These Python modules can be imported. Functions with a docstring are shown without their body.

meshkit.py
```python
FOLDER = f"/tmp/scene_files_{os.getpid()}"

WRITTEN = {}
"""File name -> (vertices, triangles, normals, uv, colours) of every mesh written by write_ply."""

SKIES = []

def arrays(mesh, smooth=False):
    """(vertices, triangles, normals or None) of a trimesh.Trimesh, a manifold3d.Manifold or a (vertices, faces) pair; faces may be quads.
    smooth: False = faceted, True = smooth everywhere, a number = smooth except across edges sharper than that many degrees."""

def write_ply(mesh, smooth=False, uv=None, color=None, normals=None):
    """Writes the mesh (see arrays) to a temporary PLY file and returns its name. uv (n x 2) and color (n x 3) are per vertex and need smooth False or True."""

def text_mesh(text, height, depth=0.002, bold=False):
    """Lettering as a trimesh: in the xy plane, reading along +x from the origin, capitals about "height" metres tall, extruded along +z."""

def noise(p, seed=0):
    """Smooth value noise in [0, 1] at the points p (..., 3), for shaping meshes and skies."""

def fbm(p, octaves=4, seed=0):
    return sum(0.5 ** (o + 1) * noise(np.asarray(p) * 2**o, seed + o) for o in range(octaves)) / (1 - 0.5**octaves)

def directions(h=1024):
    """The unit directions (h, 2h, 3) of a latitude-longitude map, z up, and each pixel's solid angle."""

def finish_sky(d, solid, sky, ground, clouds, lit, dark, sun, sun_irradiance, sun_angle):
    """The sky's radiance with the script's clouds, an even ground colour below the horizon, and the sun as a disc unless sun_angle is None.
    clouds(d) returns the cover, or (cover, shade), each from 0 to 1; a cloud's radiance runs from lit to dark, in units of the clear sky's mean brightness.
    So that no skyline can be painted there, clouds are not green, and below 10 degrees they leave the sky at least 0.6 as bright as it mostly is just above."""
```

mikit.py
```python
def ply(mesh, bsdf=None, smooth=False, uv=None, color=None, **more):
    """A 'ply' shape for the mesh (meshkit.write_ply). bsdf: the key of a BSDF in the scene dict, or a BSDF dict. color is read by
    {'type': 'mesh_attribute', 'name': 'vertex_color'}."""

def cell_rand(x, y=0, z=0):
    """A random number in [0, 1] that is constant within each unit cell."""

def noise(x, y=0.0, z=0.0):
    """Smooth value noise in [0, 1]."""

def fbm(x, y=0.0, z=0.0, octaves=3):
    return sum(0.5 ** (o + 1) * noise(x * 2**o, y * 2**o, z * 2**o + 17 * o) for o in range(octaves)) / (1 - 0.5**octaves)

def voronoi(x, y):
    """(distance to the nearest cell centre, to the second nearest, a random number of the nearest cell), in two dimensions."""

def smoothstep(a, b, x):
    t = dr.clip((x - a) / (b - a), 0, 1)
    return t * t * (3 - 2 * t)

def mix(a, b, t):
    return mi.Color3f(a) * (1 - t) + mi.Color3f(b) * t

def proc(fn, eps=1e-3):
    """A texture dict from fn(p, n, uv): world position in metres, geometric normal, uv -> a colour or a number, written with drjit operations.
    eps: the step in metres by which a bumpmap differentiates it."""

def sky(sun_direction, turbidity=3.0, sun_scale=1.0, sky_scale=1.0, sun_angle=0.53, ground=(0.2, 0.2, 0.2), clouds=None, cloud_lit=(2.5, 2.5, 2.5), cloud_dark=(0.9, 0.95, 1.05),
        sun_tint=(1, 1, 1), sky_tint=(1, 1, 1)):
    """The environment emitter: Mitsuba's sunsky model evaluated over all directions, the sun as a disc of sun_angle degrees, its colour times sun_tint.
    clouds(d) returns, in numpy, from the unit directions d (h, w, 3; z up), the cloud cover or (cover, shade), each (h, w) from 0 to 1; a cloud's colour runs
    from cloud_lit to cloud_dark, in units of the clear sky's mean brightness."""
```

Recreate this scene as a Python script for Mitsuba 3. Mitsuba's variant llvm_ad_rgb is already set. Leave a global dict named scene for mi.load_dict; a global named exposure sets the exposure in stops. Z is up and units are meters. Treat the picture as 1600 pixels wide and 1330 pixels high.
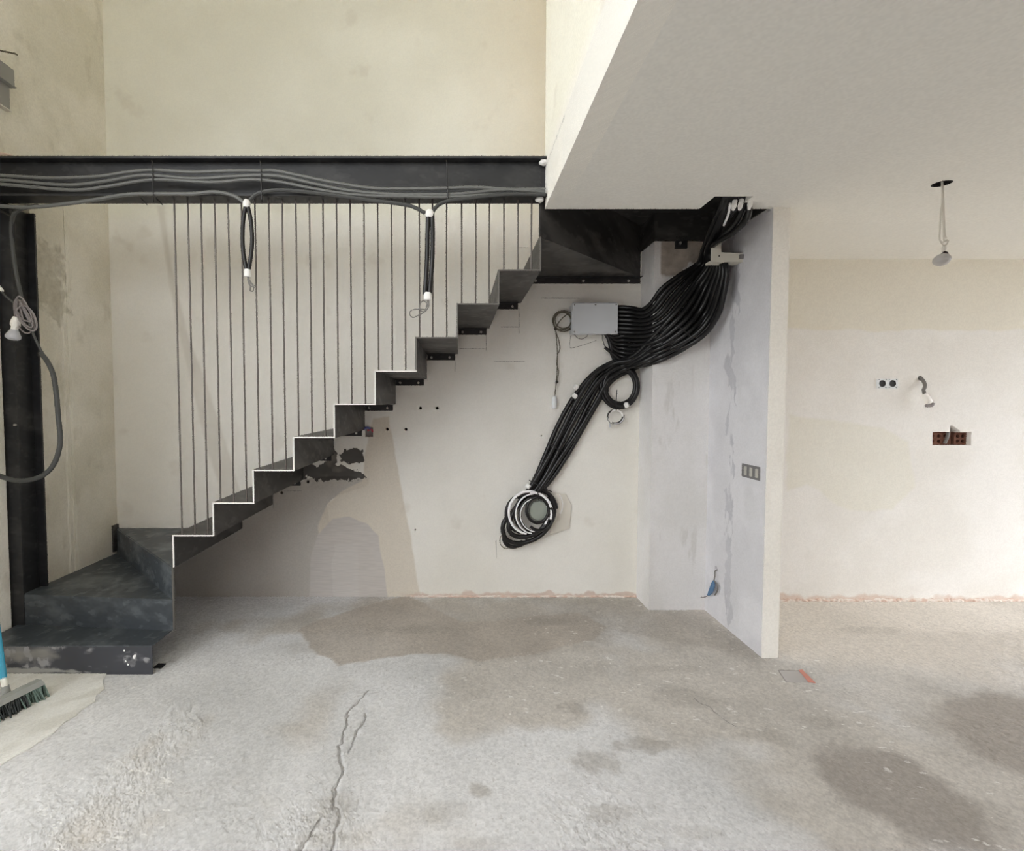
import math, random
import numpy as np
import trimesh
import drjit as dr
import mitsuba as mi
import mikit, meshkit
from mikit import proc, noise, fbm, smoothstep, mix, cell_rand
from shapely.geometry import Polygon, Point, box as sbox
from shapely.ops import unary_union

T = mi.ScalarTransform4f
rng = np.random.default_rng(7)
random.seed(7)
scene = {'type': 'scene'}
labels = {}

# ------------------------------------------------------------------ camera, sky, exposure
EYE, FOCAL, PP = np.array([0.0, 0.0, 1.38]), 800.0, (716.0, 665.0)
PITCH = math.atan(35 / 800)
FWD = np.array([0, math.cos(PITCH), -math.sin(PITCH)])
UP = np.array([0, math.sin(PITCH), math.cos(PITCH)])
scene['camera'] = {'type': 'perspective', 'fov_axis': 'x', 'fov': 90.0, 'near_clip': 0.05, 'far_clip': 100.0,
                   'principal_point_offset_x': (800 - PP[0]) / 1600, 'principal_point_offset_y': (PP[1] - 665) / 1330,
                   'to_world': T().look_at(origin=EYE.tolist(), target=(EYE + FWD).tolist(), up=[0, 0, 1])}
exposure = 4.68
scene['sky'] = mikit.sky((-0.6, -0.55, 0.7), turbidity=4.0, sun_scale=0.0, sky_scale=1.0, ground=(0.30, 0.29, 0.27),
                         clouds=lambda d: (0.92 + 0 * d[..., 2], 0.25 + 0.3 * meshkit.fbm(d * 3.0, 3)),
                         cloud_lit=(2.0, 2.0, 2.0), cloud_dark=(1.2, 1.22, 1.26))


def at(px, py, x=None, y=None, z=None):
    """The point of a real plane (x, y or z given, metres) that the photograph shows at a pixel: used to take measurements."""
    d = np.array([(px - PP[0]) / FOCAL, 0, 0]) + FWD - UP * (py - PP[1]) / FOCAL
    s = x / d[0] if x is not None else y / d[1] if y is not None else (z - EYE[2]) / d[2]
    return EYE + s * d


# the room's measures in metres
Y1, Y2, YK = 2.72, 3.595, 3.515        # plane of the stair's open side, back wall, kitchen wall
XL, XF, XP = -2.42, 0.455, 1.645       # left wall, edge of the void, partition
ZC, ZTOP = 2.40, 5.3                   # low ceiling, high ceiling


# ------------------------------------------------------------------ helpers
def add(name, mesh, bsdf, parent=None, label=None, cat=None, group=None, kind=None, smooth=False, number=True):
    key = (parent + '__' if parent else '') + name
    if number and key in scene:
        n = 1
        while f'{key}_{n:03d}' in scene:
            n += 1
        key = f'{key}_{n:03d}'
    scene[key] = mikit.ply(mesh, bsdf, smooth=smooth) if not isinstance(mesh, dict) else mesh
    tag(key, label, cat, group, kind)
    return key


def tag(key, label=None, cat=None, group=None, kind=None):
    e = {k: v for k, v in (('label', label), ('category', cat), ('group', group), ('kind', kind)) if v}
    if e:
        labels[key] = {**labels.get(key, {}), **e}
    return key


def thing(name, label, cat, group=None):
    key, n = name, 0
    while key in labels:
        n += 1
        key = f'{name}_{n:03d}'
    return tag(key, label, cat, group)


def box(x0, x1, y0, y1, z0, z1):
    m = trimesh.creation.box((x1 - x0, y1 - y0, z1 - z0))
    m.apply_translation(((x0 + x1) / 2, (y0 + y1) / 2, (z0 + z1) / 2))
    return m


def bevel_box(x0, x1, y0, y1, z0, z1, b):
    pts = []
    for sx in (0, 1):
        for sy in (0, 1):
            for sz in (0, 1):
                c = np.array([(x0, x1)[sx], (y0, y1)[sy], (z0, z1)[sz]])
                s = np.array([1 - 2 * sx, 1 - 2 * sy, 1 - 2 * sz]) * b
                for k in range(3):
                    q = c + s
                    q[k] = c[k]
                    pts.append(q)
    return trimesh.convex.convex_hull(np.array(pts))


def cat_(ms):
    return trimesh.util.concatenate(ms)


def prism(poly, z0, z1):
    if not isinstance(poly, Polygon):
        poly = Polygon(poly)
    m = trimesh.creation.extrude_polygon(poly, z1 - z0, engine='earcut')
    m.apply_translation((0, 0, z0))
    return m


def prism_y(poly, y0, y1):
    """A polygon in (x, z) given thickness from y0 to y1."""
    if not isinstance(poly, Polygon):
        poly = Polygon(poly)
    m = trimesh.creation.extrude_polygon(poly, y1 - y0, engine='earcut')
    v = m.vertices.copy()
    m = trimesh.Trimesh(np.c_[v[:, 0], y0 + v[:, 2], v[:, 1]], m.faces[:, ::-1], process=False)
    return m


def prism_x(poly, x0, x1):
    """A polygon in (y, z) given thickness from x0 to x1."""
    if not isinstance(poly, Polygon):
        poly = Polygon(poly)
    m = trimesh.creation.extrude_polygon(poly, x1 - x0, engine='earcut')
    v = m.vertices.copy()
    return trimesh.Trimesh(np.c_[x0 + v[:, 2], v[:, 0], v[:, 1]], m.faces, process=False)


def spline(pts, step=0.02, closed=False):
    p = np.asarray(pts, float)
    q = np.vstack([p[-1], p, p[0], p[1]]) if closed else np.vstack([2 * p[0] - p[1], p, 2 * p[-1] - p[-2]])
    out = []
    for i in range(1, len(q) - 2):
        a, b, c, d = q[i - 1:i + 3]
        n = max(2, int(np.linalg.norm(c - b) / step))
        for t in np.arange(n) / n:
            out.append(0.5 * (2 * b + (c - a) * t + (2 * a - 5 * b + 4 * c - d) * t**2 + (3 * b - a - 3 * c + d) * t**3))
    if not closed:
        out.append(p[-1])
    return np.array(out)


def tube(pts, r, sides=9, step=0.02, smooth_path=True, closed=False, ridge=0.0):
    p = spline(pts, step, closed) if smooth_path else np.asarray(pts, float)
    n = len(p)
    tan = (np.roll(p, -1, 0) - np.roll(p, 1, 0)) if closed else np.gradient(p, axis=0)
    tan /= np.maximum(np.linalg.norm(tan, axis=1, keepdims=True), 1e-9)
    u = np.cross(tan[0], [0.31, 0.2, 0.93])
    if np.linalg.norm(u) < 1e-3:
        u = np.cross(tan[0], [1, 0, 0])
    ang = np.arange(sides) / sides * 2 * np.pi
    rr = np.broadcast_to(np.asarray(r, float), (n,)).copy()
    if ridge:
        rr *= 1 + ridge * (np.arange(n) % 2)
    v = []
    for i in range(n):
        u = u - tan[i] * (u @ tan[i])
        u /= np.linalg.norm(u)
        w = np.cross(tan[i], u)
        v.append(p[i] + rr[i] * (np.cos(ang)[:, None] * u + np.sin(ang)[:, None] * w))
    v = np.vstack(v)
    f = []
    for i in range(n if closed else n - 1):
        a, b = i * sides, ((i + 1) % n) * sides
        for k in range(sides):
            k2 = (k + 1) % sides
            f += [[a + k, a + k2, b + k2], [a + k, b + k2, b + k]]
    if not closed:
        v = np.vstack([v, p[0], p[-1]])
        c0, c1, b = n * sides, n * sides + 1, (n - 1) * sides
        for k in range(sides):
            k2 = (k + 1) % sides
            f += [[c0, k2, k], [c1, b + k, b + k2]]
    return trimesh.Trimesh(v, np.array(f), process=False)


def rod(a, b, r, sides=8):
    return tube([a, b], r, sides, smooth_path=False)


def lathe(profile, centre, axis=(0, 0, 1), sides=20):
    """profile: (radius, height) pairs along the axis from the centre."""
    m = trimesh.creation.revolve(np.asarray(profile, float), sections=sides)
    m.apply_transform(trimesh.geometry.align_vectors([0, 0, 1], np.asarray(axis, float) / np.linalg.norm(axis)))
    m.apply_translation(centre)
    return m


def px_path(pts):
    """[(px, py, depth y), ...] -> points"""
    return [at(a, b, y=c) for a, b, c in pts]


# ------------------------------------------------------------------ procedural materials
def poly_sdf(x, y, V):
    V = np.asarray(V, float)
    d, s = mi.Float(1e9), mi.Float(1.0)
    for i in range(len(V)):
        (xi, yi), (xj, yj) = V[i], V[i - 1]
        ex, ey = float(xj - xi), float(yj - yi)
        wx, wy = x - float(xi), y - float(yi)
        t = dr.clip((wx * ex + wy * ey) / max(ex * ex + ey * ey, 1e-9), 0, 1)
        d = dr.minimum(d, dr.square(wx - ex * t) + dr.square(wy - ey * t))
        c1, c2, c3 = y >= float(yi), y < float(yj), ex * wy > ey * wx
        s = dr.select((c1 & c2 & c3) | (~c1 & ~c2 & ~c3), -s, s)
    return s * dr.sqrt(d)


def line_dist(x, y, V):
    V = np.asarray(V, float)
    d = mi.Float(1e9)
    for (xi, yi), (xj, yj) in zip(V[:-1], V[1:]):
        ex, ey = float(xj - xi), float(yj - yi)
        wx, wy = x - float(xi), y - float(yi)
        t = dr.clip((wx * ex + wy * ey) / max(ex * ex + ey * ey, 1e-9), 0, 1)
        d = dr.minimum(d, dr.square(wx - ex * t) + dr.square(wy - ey * t))
    return dr.sqrt(d)


def wallpts(*pts):
    return [(p[0], p[2]) for p in (at(a, b, y=Y2) for a, b in pts)]


def floorpts(*pts):
    return [(p[0], p[1]) for p in (at(a, b, z=0) for a, b in pts)]


def diffuse_like(key, fn, rough=0.9, bump=None, scale=0.002, spec=0.2, eps=1e-3):
    b = {'type': 'principled', 'base_color': proc(fn) if callable(fn) else {'type': 'rgb', 'value': list(fn)}, 'roughness': rough, 'specular': spec}
    if bump is not None:
        b = {'type': 'bumpmap', 'arbitrary': proc(bump, eps), 'scale': scale, 'bsdf': b}
    scene[key] = {'type': 'twosided', 'bsdf': b}


# back wall: white lime plaster with a filler patch, tar smear, pencil lines and painted shadows
GREY_PATCH = wallpts((483, 935), (487, 870), (496, 838), (520, 810), (545, 808), (575, 818), (590, 838), (600, 890), (606, 935))
TAN_SHADOW = wallpts((560, 935), (560, 850), (500, 850), (498, 822), (513, 785), (535, 768), (566, 753), (572, 710), (578, 672), (584, 655), (607, 652), (622, 740), (634, 800), (646, 870), (656, 935))  # tan tone with a soft shadow edge painted on the wall
STAIR_SHADE = wallpts((262, 960), (262, 870), (330, 825), (385, 792), (440, 763), (490, 745), (580, 745), (575, 756), (530, 774), (512, 790), (520, 850), (520, 960))  # shade below the stairs, put into the wall colour
TAR = wallpts((455, 735), (470, 722), (478, 706), (487, 722), (497, 730), (510, 722), (519, 700), (526, 706), (527, 728), (545, 731), (562, 735), (572, 746), (548, 751), (520, 750), (498, 752), (480, 744), (472, 750))
TAR2 = wallpts((531, 712), (540, 703), (556, 701), (568, 703), (568, 722), (548, 724), (535, 720))
SHADOW_BAND = wallpts((246, 322), (256, 322), (268, 420), (292, 520), (318, 590), (344, 668), (382, 790), (352, 790), (322, 690), (300, 600), (280, 520), (262, 420))  # slanting soft shadow painted into the plaster colour
PENCIL = [wallpts((772, 565), (821, 565)), wallpts((717, 545), (760, 545)), wallpts((760, 524), (760, 548)), wallpts((783, 511), (812, 511)), wallpts((811, 482), (811, 521)),
          wallpts((808, 387), (828, 387)), wallpts((846, 466), (905, 466)), wallpts((775, 845), (776, 872)), wallpts((711, 523), (711, 580)), wallpts((427, 770), (427, 795)), wallpts((434, 767), (471, 767))]


def c_wall_back(p, n, uv):
    x, z = p.x, p.z
    m = fbm(x * 1.3 + 5, z * 1.3, 2.0, 4)
    g = noise(x * 160, z * 160, p.y * 160)
    f = fbm(x * 9, z * 9, 4.0, 3)
    c = mix((0.735, 0.715, 0.655), (0.80, 0.785, 0.735), smoothstep(0.3, 0.7, m))
    c = c * (0.955 + 0.06 * g + 0.03 * f)
    up = smoothstep(2.60, 2.72, z)                       # the upper storey has an older, yellower coat above the beam
    c = c * mix((1, 1, 1), (0.99, 1.0, 0.955), up)
    w = (f - 0.5) * 0.035
    k = smoothstep(0.006, -0.006, poly_sdf(x, z, STAIR_SHADE) + w) * 0.9
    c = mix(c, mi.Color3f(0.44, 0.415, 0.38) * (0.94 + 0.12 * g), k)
    k = smoothstep(0.012, -0.006, poly_sdf(x, z, TAN_SHADOW) + w * 0.6) * 0.85
    c = mix(c, mi.Color3f(0.63, 0.575, 0.49) * (0.95 + 0.1 * g), k)
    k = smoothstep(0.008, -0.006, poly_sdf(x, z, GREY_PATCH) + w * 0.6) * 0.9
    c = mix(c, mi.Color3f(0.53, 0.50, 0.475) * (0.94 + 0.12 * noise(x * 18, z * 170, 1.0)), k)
    k = smoothstep(0.02, -0.01, poly_sdf(x, z, SHADOW_BAND) + w * 0.5) * (0.35 + 0.5 * f)
    c = mix(c, mi.Color3f(0.60, 0.57, 0.51), k)
    k = smoothstep(0.004, -0.004, dr.minimum(poly_sdf(x, z, TAR), poly_sdf(x, z, TAR2)) + (fbm(x * 40, z * 40, 1.0, 3) - 0.5) * 0.05)
    c = mix(c, mi.Color3f(0.045, 0.043, 0.04) + 0.03 * f, k * 0.95)
    d = mi.Float(1e9)
    for L in PENCIL:
        d = dr.minimum(d, line_dist(x, z, L))
    c = mix(c, mi.Color3f(0.22, 0.21, 0.19), smoothstep(0.0035, 0.0015, d) * (0.3 + 0.6 * noise(x * 30, z * 30, 9.0)))
    # scuffs, thumb marks and brown dabs
    s = smoothstep(0.72, 0.86, fbm(x * 5.5 + 30, z * 5.5, 8.0, 4)) * 0.22
    c = mix(c, mi.Color3f(0.50, 0.45, 0.38), s)
    # rubbed, crumbling lower edge showing the pink render
    low = smoothstep(0.035, 0.02, z + (fbm(x * 14, z * 14, 1.0, 3) - 0.5) * 0.06) * smoothstep(-0.45, -0.25, x)
    return mix(c, mi.Color3f(0.52, 0.37, 0.30), low * 0.6)


def b_wall(p, n, uv):
    return fbm(p.x * 60 + p.y * 37, p.z * 60 + p.y * 21, 1.0, 3) * 0.5 + fbm(p.x * 5 + p.y * 5, p.z * 5, 3.0, 2)


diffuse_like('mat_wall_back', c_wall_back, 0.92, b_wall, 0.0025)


def c_plaster(p, n, uv):
    q = p.x + p.y * 0.83
    g = noise(q * 150, p.z * 150, 3.0)
    c = mix((0.755, 0.73, 0.665), (0.815, 0.795, 0.74), smoothstep(0.3, 0.7, fbm(q * 1.1, p.z * 1.1, 6.0, 4)))
    up = smoothstep(2.60, 2.72, p.z)
    c = c * (0.955 + 0.09 * g) * mix((1, 1, 1), (0.99, 1.0, 0.955), up)
    s = smoothstep(0.70, 0.82, fbm(q * 6 + 3, p.z * 6, 2.0, 4)) * 0.18
    return mix(c, mi.Color3f(0.5, 0.45, 0.38), s)


diffuse_like('mat_plaster', c_plaster, 0.92, b_wall, 0.002)

KIT_EDGE = at(1400, 516, y=YK)[2]


def c_kitchen(p, n, uv):
    g = noise(p.x * 150, p.z * 150, 3.0)
    f = fbm(p.x * 3, p.z * 3, 6.0, 4)
    c = mix((0.82, 0.80, 0.755), (0.86, 0.845, 0.81), smoothstep(0.3, 0.7, f))
    top = smoothstep(-0.012, 0.012, p.z - KIT_EDGE + (fbm(p.x * 6, p.z * 2, 1.0, 3) - 0.5) * 0.05)      # upper band tinted yellower: the light there painted into the colour
    c = mix(c, mi.Color3f(0.80, 0.765, 0.66), top * 0.8)
    patch = poly_sdf(p.x, p.z, KIT_POLY) + (f - 0.5) * 0.1
    c = mix(c, mi.Color3f(0.80, 0.78, 0.68), smoothstep(0.015, -0.015, patch) * 0.6)
    low = smoothstep(0.05, 0.02, p.z + (fbm(p.x * 12, p.z * 12, 1.0, 3) - 0.5) * 0.08)
    c = mix(c, mi.Color3f(0.62, 0.46, 0.37), low * 0.6)
    return c * (0.96 + 0.08 * g)


KIT_POLY = [(p[0], p[2]) for p in (at(a, b, y=YK) for a, b in ((1228, 640), (1290, 655), (1380, 665), (1420, 690), (1425, 760), (1395, 800), (1330, 790), (1260, 760), (1228, 770)))]
diffuse_like('mat_kitchen', c_kitchen, 0.92, b_wall, 0.002)


def c_left(p, n, uv):
    y, z = p.y, p.z
    g = noise(y * 150, z * 150, 3.0)
    f = fbm(y * 4, z * 4, 6.0, 4)
    c = mix((0.66, 0.635, 0.55), (0.74, 0.715, 0.64), smoothstep(0.3, 0.7, f))
    k = smoothstep(0.02, -0.03, poly_sdf(y, z, MOULD) + (fbm(y * 22, z * 22, 1.0, 4) - 0.5) * 0.16)
    c = mix(c, mi.Color3f(0.40, 0.375, 0.30), k * (0.35 + 0.5 * fbm(y * 40, z * 40, 5.0, 3)))
    s = smoothstep(0.62, 0.8, fbm(y * 9, z * 5, 2.0, 4)) * 0.35
    c = mix(c, mi.Color3f(0.45, 0.42, 0.34), s)
    return c * (0.95 + 0.1 * g)


MOULD = [(2.82, 2.30), (3.17, 2.32), (3.19, 1.95), (3.12, 1.86), (3.05, 1.93), (2.97, 1.90), (2.90, 1.72), (2.83, 1.78)]
diffuse_like('mat_left', c_left, 0.92, b_wall, 0.003)


def c_ceiling(p, n, uv):
    g = noise(p.x * 120, p.y * 120, p.z * 120)
    m = fbm(p.x * 1.4, p.y * 1.4, 1.0, 3)
    return mix((0.70, 0.69, 0.65), (0.73, 0.72, 0.675), m) * (0.96 + 0.08 * g)


diffuse_like('mat_ceiling', c_ceiling, 0.92)


def c_gypsum(p, n, uv):
    """Lilac-grey plasterboard with joint compound down one seam, on the partition."""
    g = noise(p.y * 150 + p.x * 90, p.z * 150, 3.0)
    f = fbm(p.y * 5 + p.x * 3, p.z * 5, 6.0, 4)
    c = mix((0.62, 0.615, 0.635), (0.675, 0.67, 0.69), smoothstep(0.3, 0.7, f))
    on = smoothstep(XP + 0.02, XP + 0.005, p.x)
    s = smoothstep(0.050, 0.035, dr.abs(p.y - 3.085 + (fbm(p.z * 9.2, 1.0, 5.0, 4) - 0.5) * 0.16)) * smoothstep(0.46, 0.54, fbm(p.z * 6.1 + 2.3, p.y * 14, 2.0, 4))
    c = mix(c, mi.Color3f(0.42, 0.42, 0.45), s * on * (0.35 + 0.5 * f))
    s = smoothstep(0.62, 0.78, fbm(p.y * 4 + 9, p.z * 2.5, 2.0, 4)) * 0.25
    c = mix(c, mi.Color3f(0.5, 0.5, 0.5), s)
    return c * (0.965 + 0.07 * g)


diffuse_like('mat_gypsum', c_gypsum, 0.9, b_wall, 0.0015)


def c_pillar(p, n, uv):
    g = noise(p.y * 150 + p.x * 150, p.z * 150, 3.0)
    f = fbm(p.x * 5 + p.y * 5, p.z * 3, 6.0, 4)
    c = mix((0.64, 0.63, 0.615), (0.69, 0.68, 0.675), smoothstep(0.3, 0.7, f))
    raw = smoothstep(-0.015, 0.015, p.z - 2.23 + (fbm(p.x * 12, p.z * 7, 4.0, 3) - 0.5) * 0.20) * smoothstep(0.005, 0.02, p.x - 1.30)
    c = mix(c, mi.Color3f(0.36, 0.315, 0.27) * (0.7 + 0.6 * fbm(p.x * 25, p.z * 25, 1.0, 3)), raw)        # bare concrete above the plaster
    s = smoothstep(0.66, 0.8, fbm(p.x * 14 + 4, p.z * 4, 2.0, 4)) * 0.35
    c = mix(c, mi.Color3f(0.45, 0.43, 0.40), s)
    return c * (0.965 + 0.07 * g)


diffuse_like('mat_pillar', c_pillar, 0.9, b_wall, 0.004)

# floor: power-floated screed with patches, stains, cracks and some painted shade
F_TAN = floorpts((465, 985), (500, 968), (545, 955), (590, 940), (640, 931), (680, 950), (720, 972), (780, 970), (850, 962), (905, 958), (945, 980), (925, 1000), (880, 1012), (830, 1022), (752, 1034), (700, 1020), (640, 1022), (600, 1030), (530, 1040), (490, 1018))
F_BROWN_SHADE = floorpts((560, 934), (990, 938), (1010, 955), (1100, 960), (1180, 1024), (1080, 1010), (960, 985), (920, 1005), (880, 1016), (760, 1030), (640, 1010), (560, 980))  # brown zone; beside the partition it paints in the partition's floor shadow
F_DK1 = floorpts((1270, 1185), (1320, 1170), (1400, 1168), (1450, 1195), (1490, 1220), (1530, 1260), (1560, 1330), (1420, 1330), (1370, 1290), (1330, 1255), (1300, 1230))
F_DK2 = floorpts((1480, 1100), (1540, 1088), (1620, 1098), (1650, 1250), (1560, 1200), (1510, 1160), (1470, 1130))
BLOBS = [(1005, 1165, 50, 14, .5), (1195, 1152, 46, 16, .35), (925, 1190, 60, 22, .45), (752, 1235, 20, 13, .55), (955, 1270, 40, 18, .35), (690, 1268, 60, 18, .25), (520, 1262, 40, 26, .35), (895, 1108, 26, 14, .45), (1080, 1090, 70, 16, .3),
         (850, 972, 30, 6, .5), (1520, 1262, 60, 30, .3), (1290, 1128, 30, 10, .3), (640, 985, 60, 8, .35), (480, 1010, 30, 12, .2), (1360, 985, 50, 6, .25), (1090, 1300, 50, 14, .2), (760, 1320, 60, 16, .25), (1040, 1045, 60, 8, .25)]
CRACK = [floorpts((578, 1078), (560, 1098), (545, 1112), (542, 1130), (536, 1145), (533, 1170), (530, 1186), (536, 1205), (528, 1230), (522, 1260), (530, 1275), (520, 1330)), floorpts((573, 1115), (562, 1140), (553, 1165), (545, 1175)),
         floorpts((1085, 1092), (1110, 1106), (1135, 1127), (1152, 1136)), floorpts((500, 1285), (470, 1330))]
SPOTS = []
for px, py, rx, ry, k in BLOBS:
    c0, cx, cy = at(px, py, z=0), at(px + rx, py, z=0), at(px, py - ry, z=0)
    SPOTS.append((c0[0], c0[1], cx[0] - c0[0], cy[1] - c0[1], k))


def c_floor(p, n, uv):
    x, y = p.x, p.y
    g = noise(x * 210, y * 210, 1.0)
    f1 = fbm(x * 1.1 + 3, y * 1.1, 2.0, 4)
    f2 = fbm(x * 5, y * 5, 7.0, 4)
    f3 = fbm(x * 22, y * 22, 4.0, 3)
    c = mix((0.50, 0.50, 0.495), (0.64, 0.64, 0.64), smoothstep(0.25, 0.75, f1 * 0.6 + f2 * 0.4))
    c = mix(c, mi.Color3f(0.64, 0.585, 0.515), smoothstep(1.55, 1.85, x + (f2 - 0.5) * 0.5) * smoothstep(2.3, 2.75, y + (f1 - 0.5) * 0.8) * 0.75)      # sandy, warmer tone in the kitchen
    w = (f2 - 0.5) * 0.16 + (f3 - 0.5) * 0.05
    warm = smoothstep(0.42, 0.60, fbm(x * 1.6 + 1.5, y * 1.6, 21.0, 4) + 0.16 * dr.clip(x - 0.3, -1, 1.2))       # patchy browner tone, deepening rightwards to paint in the weaker daylight
    c = mix(c, mi.Color3f(0.445, 0.41, 0.36) * (0.85 + 0.3 * f2), warm * 0.75 * (1 - 0.8 * smoothstep(1.55, 1.85, x) * smoothstep(2.2, 2.7, y + (f1 - 0.5) * 0.8)))
    k = smoothstep(0.10, -0.06, poly_sdf(x, y, F_BROWN_SHADE) + w)
    c = mix(c, mi.Color3f(0.40, 0.37, 0.33) * (0.85 + 0.3 * f2), k * 0.7)
    k = smoothstep(0.015, -0.015, poly_sdf(x, y, F_TAN) + w * 0.4)
    c = mix(c, mi.Color3f(0.405, 0.365, 0.32) * (0.85 + 0.3 * f2), k * 0.85)
    k = smoothstep(0.05, -0.06, poly_sdf(x, y, F_DK1) + w)
    c = mix(c, mi.Color3f(0.29, 0.262, 0.235), k * 0.75)
    k = smoothstep(0.05, -0.06, poly_sdf(x, y, F_DK2) + w)
    c = mix(c, mi.Color3f(0.30, 0.27, 0.24), k * 0.7)
    for (sx, sy, rx, ry, a) in SPOTS:
        r = dr.sqrt(dr.square((x - float(sx)) / float(rx)) + dr.square((y - float(sy)) / float(ry)))
        c = mix(c, mi.Color3f(0.31, 0.285, 0.25), smoothstep(1.15, 0.55, r + (f3 - 0.5) * 1.0 + (f2 - 0.5) * 0.8) * a)
    d = mi.Float(1e9)
    for L in CRACK:
        d = dr.minimum(d, line_dist(x + (f3 - 0.5) * 0.03, y + (fbm(x * 30 + 9, y * 30, 1.0, 2) - 0.5) * 0.03, L))
    c = mix(c, mi.Color3f(0.25, 0.235, 0.22), smoothstep(0.0035, 0.001, d) * smoothstep(0.3, 0.55, f2 + 0.1) * 0.85)
    lime = smoothstep(0.76, 0.84, fbm(x * 26 + 7, y * 50 + x * 6, 3.0, 3)) * smoothstep(0.5, 0.75, noise(x * 1.7, y * 1.7, 8.0))
    c = mix(c, mi.Color3f(0.78, 0.77, 0.74), lime * 0.55)
    pit = smoothstep(0.78, 0.88, fbm(x * 70, y * 70, 12.0, 2))
    c = mix(c, mi.Color3f(0.34, 0.32, 0.30), pit * 0.35)
    return c * (0.82 + 0.16 * g + 0.20 * noise(x * 95, y * 95, 6.0))


def b_floor(p, n, uv):
    x, y = p.x, p.y
    d = mi.Float(1e9)
    for L in CRACK:
        d = dr.minimum(d, line_dist(x + (fbm(x * 22, y * 22, 4.0, 3) - 0.5) * 0.03, y + (fbm(x * 30 + 9, y * 30, 1.0, 2) - 0.5) * 0.03, L))
    h = fbm(x * 62, y * 62, 1.0, 3) * 1.1 + fbm(x * 11, y * 11, 5.0, 3) * 1.5 + 0.45 * noise(x * 190, y * 190, 2.0)
    rough = 0.45 + 0.9 * smoothstep(0.4, 0.6, fbm(x * 1.2, y * 1.2, 11.0, 2))
    return h * rough - smoothstep(0.012, 0.0, d) * 1.4


diffuse_like('mat_floor', c_floor, 0.85, b_floor, 0.0065, spec=0.25)


def c_screed(p, n, uv):
    g = noise(p.x * 200, p.y * 200, 1.0)
    f = fbm(p.x * 6 + p.y * 3, p.y * 9 - p.x * 9, 2.0, 4)
    c = mix((0.63, 0.62, 0.575), (0.74, 0.735, 0.70), smoothstep(0.3, 0.7, f))
    return c * (0.93 + 0.14 * g)


diffuse_like('mat_screed', c_screed, 0.8, lambda p, n, uv: fbm(p.x * 20 + p.y * 8, p.y * 30 - p.x * 26, 2.0, 3), 0.003)


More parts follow.
